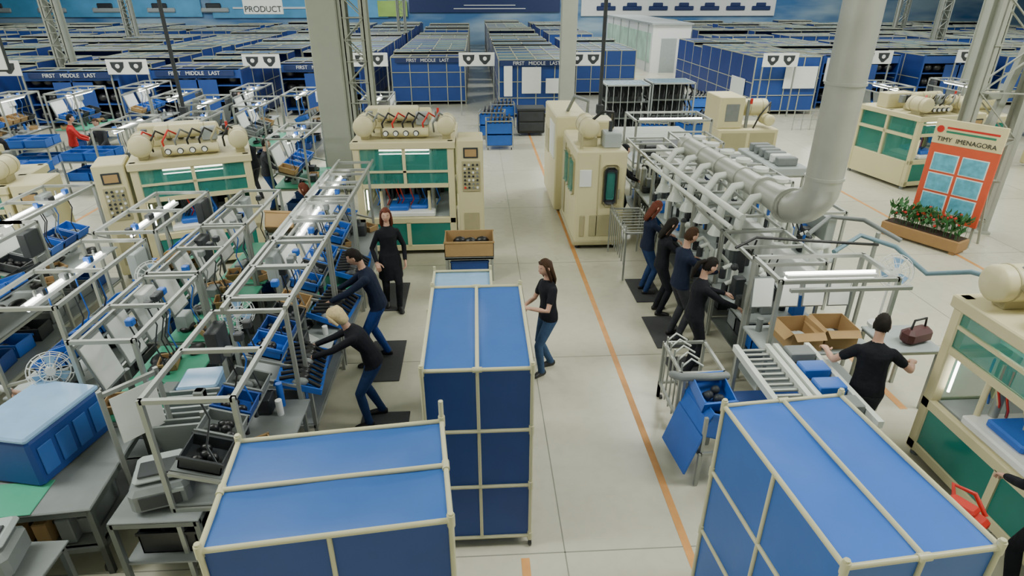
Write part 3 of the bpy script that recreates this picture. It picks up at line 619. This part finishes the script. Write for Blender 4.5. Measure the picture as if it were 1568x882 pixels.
m.tube([(4.4,7.5,1.95),(4.9,7.9,2.05),(5.2,7.6,2.1),(5.5,7.2,1.95)],.03,GREY,10); m.tube([(3.3,7.2,1.9),(3.6,7.3,2.0),(4.2,7.15,2.0),(4.8,7.1,1.97),(5.2,7.2,1.9)],.02,BLK,8)
m.beam((5.2,7.25,0),(5.2,7.25,2.05),.04,ALU)
m.make('flexible_hose')
m=MB(); m.rb(-.09,.09,-.14,.14,0,.1,REDP,.03); m.rb(-.07,.07,-.05,.17,.1,.16,REDP,.02); m.tube([(0,.12,.1),(.1,.2,.2),(.16,.05,.18),(.12,-.08,.06)],.02,REDP,8); m.cyl((0,0,-.9),(0,0,0),.025,GREY,8); m.disc((0,0,-.9+.015),(0,0,1),.15,GREY,.03); m.make('red_safety_unit',(4.0,3.55,.9),.5)
# poster board & planter
m=MB(); m.rb(-.66,.66,-.02,.02,.45,2.15,POST,.01); m.rb(-.66,.66,-.03,.02,2.0,2.5,POSTC,.01)
for i in range(2):
    for j in range(3): m.rb(-.52+.56*i,-.06+.56*i,-.035,-.02,.62+.42*j,.96+.42*j,SKYP,.005); m.rb(-.54+.56*i,-.04+.56*i,-.03,-.018,.60+.42*j,.98+.42*j,PAPER,.005)
m.disc((-.54,-.04,2.3),(0,1,0),.07,REDP,.01); m.bx(-.42,.55,-.035,-.03,2.32,2.36,REDP); m.bx(-.42,.5,-.035,-.03,2.24,2.28,GREENP)
for s in(-.6,.6): m.beam((s,.05,0),(s,.05,2.45),.05,COLM); m.beam((s,.5,0),(s,.05,1.4),.04,COLM)
po=m.make('poster_board',(9.95,12.0,0),radians(-62)); text('TIMY  IMENAGORA',.13,DK,po,(0,-.04,2.1),(pi/2,0,0))
m=MB(); m.rb(-.8,.8,-.22,.22,.05,.3,WOOD,.02); m.bx(-.76,.76,-.18,.18,.28,.31,SOIL)
for s in(-.7,.7): m.bx(s-.05,s+.05,-.2,.2,0,.06,WOOD)
random.seed(4)
for k in range(340):
    a=random.uniform(-.75,.75);b=random.uniform(-.19,.19);h=random.uniform(.08,.42);q=RZ(random.random()*6.3)@RX(random.uniform(.2,1.3)); c=V3((a,b,.3+h))
    m.add([c,c+q@V3((.04,.06,0)),c+q@V3((0,.14,.02)),c+q@V3((-.04,.06,0))],[(0,1,2,3)],LEAF)
    if k%4==0: m.cyl((a,b,.3),(a,b,.3+h),.004,LEAF,5)
    if k%12==0: m.sph(c+V3((0,0,.08)),.03,REDP,8,5)
m.make('flower_planter',(9.5,11.85,0),radians(-62))
# mid-ground bits
m=MB(); m.rb(-.5,.5,-.4,.4,.1,.95,BLK,.03); m.rb(-.45,.45,-.43,-.4,.2,.5,DK,.01); m.rb(-.45,.45,-.43,-.4,.55,.88,DK,.01); m.bx(-.52,.52,-.42,.42,.93,1.0,DK)
for a in(-.4,.4):
    for b in(-.3,.3): m.disc((a,b,.06),(1,0,0),.06,GREY,.04)
m.make('parts_crate',(2.0,23.4,0))
def bluecart(x,y,h=.95,rz=0):
    m=MB()
    for z in(.15,h*.55): binbox(m,(0,0,z),(.85,.65,h*.35),BLUEL)
    frame(m,-.45,.45,-.35,.35,h,.035,.08)
    for a in(-.4,.4):
        for b in(-.3,.3): m.disc((a,b,.04),(1,0,0),.04,BLK,.03)
    for k in range(5): m.tube([(-.3+.15*k,-.3,h*.9),(-.25+.15*k,0,h+.15),(-.3+.15*k,.3,h*.9)],.03,BLK,8)
    m.make('bin_trolley',(x,y,0),rz)
for x,y in [(.75,21.2),(1.0,24.5),(.55,22.8),(5.9,20.6),(7.2,20.6),(8.2,21.8),(17.6,15.6),(19,14.8),(12.6,9.6),(13.5,8.6),(14.5,9.4),(9.2,26),(16,20.4)]: bluecart(x,y,.98,random.uniform(-.2,.2))
for x,y in [(5.2,22.2),(6.9,22.6)]:
    m=MB(); frame(m,-.75,.75,-.6,.6,2.0,.05,mt=GREYL); m.bx(-.75,.75,.5,.55,.1,1.95,DK); m.bx(-.75,.75,-.6,.6,1.96,1.99,GL_T)
    for z in(.3,.85,1.4): m.bx(-.75,.75,-.6,.6,z,z+.04,ALUD)
    for k in range(9):
        for z in(.35,.9,1.45): m.tube([(-.66+.165*k,-.5,z),(-.62+.165*k,-.5,z+.25),(-.66+.165*k,-.3,z+.45)],.03,BLK,8)
    for k in range(7): m.bx(-.75+.25*k-.01,-.75+.25*k+.01,-.61,-.59,0,2,GREYL)
    m.make('parts_shelving',(x,y,0))
m=MB(); frame(m,-1.1,1.1,-.9,.9,1.15,.05); m.bx(-1.1,1.1,-.9,.9,1.13,1.16,GREYL)
for k in range(14): m.cyl((-1.1,-.85+.13*k,1.17),(1.1,-.85+.13*k,1.17),.03,ALU,8)
m.make('roller_table',(5.0,17.7,0))
m=MB(); frame(m,-.95,.95,-.6,.6,2.0,.05); tubelamp(m,(-.8,-.3,1.95),(.8,-.3,1.95)); m.bx(-.95,.95,-.6,.6,.9,.94,GREYL); m.rb(-.6,.6,-.3,.3,.94,1.3,DK,.03); m.make('inspection_table',(4.9,15.9,0))
for x,y,l in [(6.4,14.7,2.6),(7.6,15.4,2.2)]:
    m=MB(); m.rb(-.45,.45,-l/2,l/2,.8,1.0,GREYL,.02); frame(m,-.4,.4,-l/2+.1,l/2-.1,.8,.05)
    for k in range(6): m.rb(-.25,.25,-l/2+.2+k*l/7,-l/2+.4+k*l/7,1.0,1.2,random.choice([WHITE,PIPEW,GREY]),.02)
    m.make('test_bench',(x,y,0))
m=MB()
for k in range(8): m.cyl((.35*k,0,0),(.35*k,0,.75),.015,ALU,8)
m.cyl((0,0,.75),(2.45,0,.75),.02,ALU,8); m.cyl((0,0,.4),(2.45,0,.4),.015,ALU,8); m.make('low_barrier',(12.2,23.5,0))
for x,y in [(15.5,18.6),(17.5,17.4),(19.5,18.8),(21.5,17.5)]: 
    m=MB(); m.rb(-.7,.7,-.6,.6,.08,1.5,CREAM,.03); m.rb(-.5,.4,-.62,-.6,.5,1.3,TEAL,.01); tank(m,(0,0,1.85),(1,0,0),.9,.28); m.rb(-.3,.3,-.3,.3,1.5,1.62,CREAMD,.01)
    for a in(-.6,.6): m.cyl((a,-.5,0),(a,-.5,.1),.05,GREY)
    m.tube([(.4,0,2),(.6,.2,2.3),(.65,.4,1.5)],.04,GREY); m.make('compressor_unit',(x,y,0))
for k,(x,y) in enumerate([(14.2,21.5),(17.2,22),(20.6,21.8)]): station(x,y,1.8,.9,2.0,1,boards=2,lampx=0,seed=k+71)
for x,y,w,d in [(-1.52,9.85,.42,1.1),(-1.42,7.75,.5,1.1),(-1.25,6.25,.6,.5),(2.95,9.85,.5,.95),(2.9,8.35,.5,1.0),(2.88,7.1,.45,1.0)]:
    m=MB(); m.rb(-w/2,w/2,-d/2,d/2,.003,.016,RUB,.005); m.make('anti_fatigue_mat',(x,y,0))
m=MB(); binbox(m,(0,0,.5),(.9,.6,.3),CARD,fill=BLK); m.bx(-.45,.45,-.3,.3,.45,.5,GREY); frame(m,-.42,.42,-.28,.28,.48,.04); binbox(m,(0,0,.2),(.7,.5,.2),BLUED); m.make('parts_table',(-.2,10.7,0))
# ------------------------------------------------------------------ people
def mix(a,b,t): return a*(1-t)+b*t
def ik(a,t,l1,l2,hint):
    a=V3(a);t=V3(t);d=t-a;L=min(d.length,(l1+l2)*.995);d.normalize();e=a+d*L
    q=(l1*l1-l2*l2+L*L)/(2*L);h=sqrt(max(0,l1*l1-q*q)); hv=V3(hint);hv=(hv-d*hv.dot(d)).normalized(); return a+d*q+hv*h,e
def limb(m,pts,rad,mt):
    rings=[];n=len(pts);up=None
    for k,p in enumerate(pts):
        d=(pts[min(k+1,n-1)]-pts[max(0,k-1)]).normalized()
        if up is None: u,v=m.fr(d)
        else: u=(up-d*up.dot(d)).normalized(); v=d.cross(u)
        up=u; rings.append((p,u*rad[k],v*rad[k]))
    m.loft(rings,mt,12)
    m.sph(pts[0],rad[0],mt,12,7); m.sph(pts[-1],rad[-1]*.98,mt,12,7)
def hand(m,w,d,nrm,side,skin,curl=.5,s=1.0):
    d=V3(d).normalized();n=V3(nrm);n=(n-d*n.dot(d)).normalized();x=d.cross(n)*side
    P=lambda a,b,c: w+x*a*s+d*b*s+n*c*s
    m.loft([(P(0,-.02,0),x*.026*s,n*.02*s),(P(0,.01,0),x*.03*s,n*.018*s),(P(.002,.05,0),x*.041*s,n*.017*s),(P(0,.09,0),x*.04*s,n*.014*s),(P(0,.1,0),x*.034*s,n*.01*s)],skin,12)
    for k,(a,L) in enumerate([(.031,.068),(.0105,.078),(-.0105,.072),(-.030,.056)]):
        p=P(a,.085,0);ang=.15;pts=[p];r=[.0095*s]
        for j,f in enumerate((.45,.32,.23)):
            ang+=curl*(.55 if j==0 else .8); p=p+(d*cos(ang)+n*sin(ang)+x*(a*1.5))*(L*f*s); pts.append(p); r.append((.009-.001*j)*s)
        m.tube(pts,r,skin,8); m.sph(pts[-1],r[-1],skin,8,5)
    p=P(.03,.02,.004);pts=[p]
    for j,(L,t) in enumerate([(.04,.9),(.032,.55),(.025,.3)]):
        p=p+(x*sin(t)+d*cos(t)+n*.3*curl)*(L*s); pts.append(p)
    m.tube(pts,[.014*s,.012*s,.0105*s,.009*s],skin,8); m.sph(pts[-1],.009*s,skin,8,5)
SK=mat('skin',(.60,.35,.25),.5,var=.05); LIP=mat('lips',(.42,.13,.11),.5); EYEW=mat('eye_white',(.6,.58,.55),.4); EYE=mat('iris',(.03,.02,.015),.3); SHOE=mat('shoe_black',(.015,.015,.015),.5)
def cloth(n,c): return mat('cloth_'+n,c,.85,var=.3,scale=14,bump=.6,spec=.25)
CB=cloth('black',(.010,.011,.016)); CN=cloth('navy',(.010,.016,.04)); CJ=cloth('denim',(.045,.09,.18)); CJD=cloth('denim_dark',(.015,.04,.12)); CW=cloth('workblue',(.015,.05,.22)); CR=cloth('red',(.5,.03,.03)); CWH=cloth('white',(.7,.72,.72)); CG=cloth('charcoal',(.035,.037,.045))
def hm(n,c): return mat('hair_'+n,c,.7,var=.4,scale=40,spec=.2)
HB=hm('brown',(.05,.025,.012)); HR=hm('auburn',(.12,.032,.018)); HD=hm('dark',(.012,.009,.007)); HY=hm('blond',(.62,.50,.28))
def person(name,px,py,head,lean=0,hands=None,feet=((-.11,0),(.11,0)),shirt=CB,pants=CW,hair=HD,style='short',sleeve=1.0,fem=False,look=(0,.15),s=1.0,curl=.5,vox=.011,skirt=False,hood=False,footyaw=(0.12,-.12),handn=(0,0,-1)):
    P=V3((0,0,.94)); l1=lean*.6; l2=lean*1.2
    d1=V3((0,sin(l1),cos(l1))); d2=V3((0,sin(l2),cos(l2))); r=V3((1,0,0)); f1=d1.cross(r); f2=d2.cross(r)
    P=P-V3((0,.15*sin(lean),0)); P.z=.94-.02*lean
    mid=P+d1*.16; m=MB(); W=.90 if fem else 1.0
    sp=lambda t:(P+d1*t) if t<=.16 else mid+d2*(t-.16)
    fw=lambda t:f1 if t<=.16 else f2
    hp=[(-.10,.12,.095),(-.04,.163,.112),(.03,.16,.11)]
    tor=[(.02,.170,.120),(.10,.145 if fem else .158,.105),(.18,.135 if fem else .155,.10),(.28,.150*W+.004,.115 if fem else .11),(.36,.170*W,.125 if fem else .118),(.41,.172*W,.108),(.455,.145*W,.088),(.485,.095,.07),(.515,.057,.056)]
    m.loft([(sp(t),r*a,fw(t)*b) for t,a,b in hp],pants)
    if skirt: m.loft([(sp(.05),r*.165,f1*.12),(P+V3((0,0,-.1)),r*.19,f1*.15),(P+V3((0,0,-.38)),r*.2,V3((0,1,0))*.17)],shirt)
    m.loft([(sp(-.07),r*.172,f1*.124)]+[(sp(t),r*a,fw(t)*b) for t,a,b in tor],shirt)
    nb=sp(.49); hdir=V3((0,sin(lean*.7),cos(lean*.7))); nt=nb+d2*.03+hdir*.06; limb(m,[nb,nt,nt+hdir*.04],[.054,.048,.048],SK)
    hands=hands or ((-.26,.05,.80),(.26,.05,.80)); H=MB()
    for sd,ht in zip((-1,1),hands):
        sh=sp(.405)+r*sd*.160*W; hint=V3((sd*.6,-.5,-.6))
        el,wr=ik(sh,ht,.285,.25,hint)
        if sleeve>=1:
            limb(m,[sh,mix(sh,el,.45),el,mix(el,wr,.4),wr-(wr-el)*.05],[.058*W,.053*W,.046*W,.043*W,.034],shirt)
            limb(m,[mix(el,wr,.8),wr],[.029,.026],SK)
        else:
            limb(m,[sh,mix(sh,el,.35),mix(sh,el,.55)],[.060*W,.057*W,.055*W],shirt); limb(m,[mix(sh,el,.4),el,mix(el,wr,.35),wr],[.043*W,.038*W,.037*W,.026],SK)
        dd=(wr-el).normalized(); hn=V3(handn)
        if abs(dd.dot(hn))>.85: hn=V3((-sd,0.2,0))
        nn=(hn-dd*hn.dot(dd)).normalized(); tx=dd.cross(nn); sgn=1 if tx.dot(V3((-sd,.3,0)))>0 else -1
        hand(H,wr,dd,nn,sgn,SK,curl,1.0)
    for sd,ft,fy in zip((-1,1),feet,footyaw):
        hip=P+r*sd*.088-d1*.05; an=V3((ft[0],ft[1],.085 if len(ft)<3 else ft[2])); kn,an=ik(hip,an,.43,.425,V3((sd*.1,1,0)))
        limb(m,[hip,mix(hip,kn,.5),kn,mix(kn,an,.35),mix(kn,an,.8),an],[.092,.078,.062,.060,.050,.050],pants)
        fd=V3((sin(-fy),cos(fy),0)); z=V3((0,0,1)); a0=V3((an.x,an.y,an.z-.085)); q=z.cross(fd)
        m.loft([(a0-fd*.07+z*.045,q*.028,z*.035),(a0-fd*.04+z*.042,q*.038,z*.042),(a0+fd*.04+z*.042,q*.042,z*.042),(a0+fd*.11+z*.033,q*.048,z*.033),(a0+fd*.165+z*.026,q*.04,z*.024),(a0+fd*.185+z*.022,q*.02,z*.012)],SHOE)
        limb(m,[an,a0+z*.05],[.042,.04],SHOE)
    root=bpy.data.objects.new(name,None); COL.objects.link(root)
    raw=m.make('tmp'); mats=list(m.mats); bv=BVHTree.FromPolygons([v[:] for v in m.v],m.f)
    md=raw.modifiers.new('r','REMESH'); md.mode='VOXEL'; md.voxel_size=vox; md.use_smooth_shade=True
    sm=raw.modifiers.new('s','SMOOTH'); sm.iterations=4; sm.factor=.5
    dg=bpy.context.evaluated_depsgraph_get(); me=bpy.data.meshes.new_from_object(raw.evaluated_get(dg)); bpy.data.objects.remove(raw)
    me.materials.clear()
    for q in mats: me.materials.append(q)
    ip=mats.index(pants); ish=mats.index(shirt)
    for p in me.polygons:
        h=bv.find_nearest(p.center); k=m.m[h[2]] if h[2] is not None else 0
        t=(p.center-P).dot(d1)
        if k==ip and t>-.065 and t<.3: k=ish
        elif k==ish and t<-.065 and not skirt and abs(p.center.x)<.19 and (p.center-P).length<.2: k=ip
        p.material_index=k; p.use_smooth=True
    bo=bpy.data.objects.new('body',me); COL.objects.link(bo); bo.parent=root
    H.make('hands',parent=root)
    hd=MB(); yw,pt=look; Rh=(Matrix.Rotation(yw,3,'Z')@Matrix.Rotation(-(lean*.5+pt),3,'X'))
    c=nt+hdir*.03+Rh@V3((0,.022,.09))
    g=lambda a,s: exp(-(a/s)**2)
    def shape(q,p):
        p=p.copy()
        if q.z<0: p.x*=1-.30*q.z*q.z
        if q.z<0 and q.y<0: p.y*=1-.25*q.z*q.z
        if q.y>0:
            p.y+=.006*g(q.x,.5)*g(q.z+.1,.6)
            p.y+=.015*g(q.x,.14)*g(q.z+.16,.13)+.008*g(q.x,.10)*g(q.z-.02,.16)
            p.y-=.008*(g(q.x-.38,.17)+g(q.x+.38,.17))*g(q.z-.05,.12)
            p.y+=.010*g(q.x,.28)*g(q.z+.80,.14)+.006*g(q.x,.22)*g(q.z+.48,.07)
        return p
    hd.sph(c,(.074,.090,.115),SK,36,30,R=Rh,fn=shape)
    B=lambda a,b,cc:c+Rh@V3((a,b,cc))
    for k in(-1,1):
        hd.sph(B(k*.028,.0755,.006),(.0125,.0085,.0065),EYEW,10,8,R=Rh); hd.sph(B(k*.028,.0815,.006),(.005,.004,.005),EYE,8,6,R=Rh)
        hd.tube([B(k*.014,.087,.021),B(k*.030,.084,.026),B(k*.044,.074,.022)],[.002,.0028,.0015],hair,6)
        hd.sph(B(k*.074,-.005,-.008),(.010,.018,.030),SK,10,8,R=Rh)
    hd.sph(B(0,.088,-.056),(.021,.008,.0065),LIP,12,8,R=Rh)
    def hfn(q,p): return p*(1+(.003*sin(q.x*23+q.z*9)+.002*sin(q.y*31))/.09)
    kp=lambda q:(q.z>.55 and q.y>.35) or (q.y<=.35 and q.y>.05 and q.z>.18) or (q.y<=.05 and q.z>-.30-.5*min(.6,max(0,-q.y)))
    for sc in(1.09,1.05): hd.sph(c,(.074*sc,.091*sc,.115*sc),hair,32,26,R=Rh,keep=kp,fn=hfn)
    rx=Rh@V3((1,0,0)); ry=Rh@V3((0,1,0))
    if style=='long':
        hd.loft([(B(0,-.03,.06),rx*.08,ry*.07),(B(0,-.045,-.03),rx*.086,ry*.06),(B(0,-.065,-.11),rx*.09,ry*.05),(B(0,-.085,-.2),rx*.085,ry*.04),(B(0,-.09,-.28),rx*.05,ry*.025)],hair,18)
        for k in(-1,1): hd.tube([B(k*.045,.055,.085),B(k*.074,.03,.04),B(k*.080,.01,-.05),B(k*.085,-.01,-.15),B(k*.075,-.02,-.22)],[.010,.017,.022,.022,.008],hair,10)
    if style=='bob':
        hd.loft([(B(0,-.02,.09),rx*.082,ry*.08),(B(0,-.03,.03),rx*.097,ry*.085),(B(0,-.035,-.05),rx*.1,ry*.07),(B(0,-.04,-.11),rx*.08,ry*.055)],hair,20)
        for k in(-1,1): hd.tube([B(k*.045,.06,.085),B(k*.078,.045,.03),B(k*.082,.03,-.07)],[.014,.022,.016],hair,10)
    if style=='pony':
        hd.sph(B(0,-.105,.03),(.03,.03,.03),hair,12,8); hd.tube([B(0,-.11,.03),B(0,-.16,-.02),B(0,-.165,-.13),B(0,-.14,-.25)],[.028,.034,.03,.01],hair,12)
    if style=='bun': hd.sph(B(0,-.11,.06),(.042,.04,.042),hair,14,9)
    if hood: hd.sph(c+Rh@V3((0,-.02,0)),(.1,.11,.135),shirt,20,14,R=Rh,keep=lambda q:not(q.y>.45 and q.z<.6))
    hd.make('head',parent=root)
    root.location=(px,py,.0); root.rotation_euler=(0,0,radians(head)); root.scale=(s,s,s)
    return root
person('woman_at_cabinet',.90,7.35,112,lean=.05,hands=((-.10,.34,1.13),(.10,.30,1.08)),feet=((-.08,.12),(.1,-.12)),shirt=CB,pants=CJ,hair=HB,style='long',sleeve=.5,fem=True,look=(.1,.15),s=1.0)
person('walking_woman',-1.5,9.45,195,lean=.0,hands=((-.24,.06,.85),(.22,.14,.9)),feet=((-.08,.14),(.09,-.12)),shirt=CB,pants=CB,hair=HR,style='long',fem=True,skirt=True,look=(-.1,.05),s=1.02)
person('assembly_worker',-1.5,7.75,95,lean=.30,hands=((-.2,.56,1.05),(.18,.54,1.02)),feet=((-.12,.12),(.14,-.1)),shirt=CN,pants=CW,hair=HD,style='short',look=(.0,.35),s=1.05)
person('blond_worker',-1.40,6.35,100,lean=.50,hands=((-.05,.70,1.02),(.28,.66,1.0)),feet=((-.12,.05),(.12,-.12)),shirt=CB,pants=CJD,hair=HY,style='bob',fem=True,look=(0,.3),s=1.0)
person('assembly_worker',2.92,9.8,-85,lean=.08,hands=((-.15,.46,1.05),(.15,.46,1.05)),shirt=CN,pants=CJD,hair=HR,style='long',fem=True,look=(0,.35),s=.98)
person('assembly_worker',2.95,9.0,-90,lean=.08,hands=((-.15,.46,1.05),(.15,.46,1.1)),shirt=CB,pants=CB,hair=HD,style='long',fem=True,look=(0,.35),s=.97)
person('assembly_worker',2.98,8.15,-80,lean=.06,hands=((-.2,.46,1.1),(.15,.46,1.1)),shirt=CN,pants=CG,hair=HB,style='short',look=(0,.3),s=1.05)
person('assembly_worker',2.9,7.2,-85,lean=.10,hands=((-.2,.48,1.1),(.15,.5,1.05)),feet=((-.12,.06),(.12,-.08)),shirt=CB,pants=CB,hair=HD,style='pony',fem=True,look=(0,.4),s=1.02)
person('assembly_worker',3.2,13.5,-95,lean=.1,shirt=CB,pants=CB,hair=HD,style='bun',hood=True,hands=((-.2,.4,1.0),(.2,.4,1.0)),s=1.04,vox=.015)
person('assembly_worker',4.75,13.2,-60,lean=.1,shirt=CN,pants=CW,hair=HD,hands=((-.2,.4,1.0),(.2,.4,1.0)),s=1.02,vox=.015)
person('packing_worker',4.22,5.4,-20,lean=.15,hands=((-.38,.34,1.12),(.46,.30,1.12)),shirt=CB,pants=CG,hair=HD,sleeve=.5,look=(-.3,.3),s=1.04)
person('machine_operator',4.72,3.45,-10,lean=.1,hands=((-.2,.4,1.0),(.2,.4,1.0)),shirt=CB,pants=CB,hair=HD,s=1.04)
person('assembly_worker',-11.6,18.4,-60,lean=.1,shirt=CR,pants=CG,hair=HD,hands=((-.2,.4,1.0),(.2,.4,1.0)),s=1.0,vox=.016)
person('assembly_worker',-12.4,16.8,150,lean=.15,shirt=CB,pants=CG,hair=HD,hands=((-.2,.4,1.0),(.2,.4,1.0)),s=1.0,vox=.016)
person('assembly_worker',-10.6,18.1,170,lean=.1,shirt=CG,pants=CG,hair=HB,hands=((-.2,.4,1.0),(.2,.4,1.0)),s=.97,vox=.016)
person('assembly_worker',-5.7,15.7,60,lean=.15,shirt=CB,pants=CG,hair=HB,hands=((-.2,.4,1.0),(.2,.4,1.0)),s=.97,vox=.016)
person('assembly_worker',-5.1,14.9,-80,lean=.1,shirt=CG,pants=CW,hair=HD,hands=((-.2,.4,1.0),(.2,.4,1.0)),s=1.0,vox=.016)
person('assembly_worker',-3.15,11.2,90,lean=.1,shirt=CWH,pants=CW,hair=HR,style='long',fem=True,hands=((-.2,.36,1.0),(.2,.36,1.0)),s=.98,vox=.014)
person('assembly_worker',-8.6,23.6,10,lean=.1,shirt=CB,pants=CJ,hair=HD,s=1.0,vox=.018)
person('assembly_worker',-5.5,5.6,-80,lean=.2,shirt=CWH,pants=CJ,hair=HY,style='bun',fem=True,hands=((-.2,.4,1.0),(.2,.4,1.0)),s=.95,vox=.014)
# ------------------------------------------------------------------ lights
for x in(-30,-10,10,30):
    for y in(4,20,38,55):
        l=bpy.data.lights.new('ceiling_light','AREA'); l.shape='RECTANGLE'; l.size=9; l.size_y=3; l.energy=1500; l.color=(.98,1,.95)
        o=bpy.data.objects.new('ceiling_light',l); COL.objects.link(o); o.location=(x,y,10.6)
w=bpy.data.worlds.new('World'); SC.world=w; w.use_nodes=True; w.node_tree.nodes['Background'].inputs[0].default_value=(.8,.9,1,1); w.node_tree.nodes['Background'].inputs[1].default_value=.5
cam=bpy.data.cameras.new('camera'); cam.lens=36*940/1568; cam.clip_end=300
co=bpy.data.objects.new('camera',cam); COL.objects.link(co); co.location=(0,0,4.9)
co.rotation_euler=(pi/2-math.atan(456/940),0,-radians(3.2)); SC.camera=co
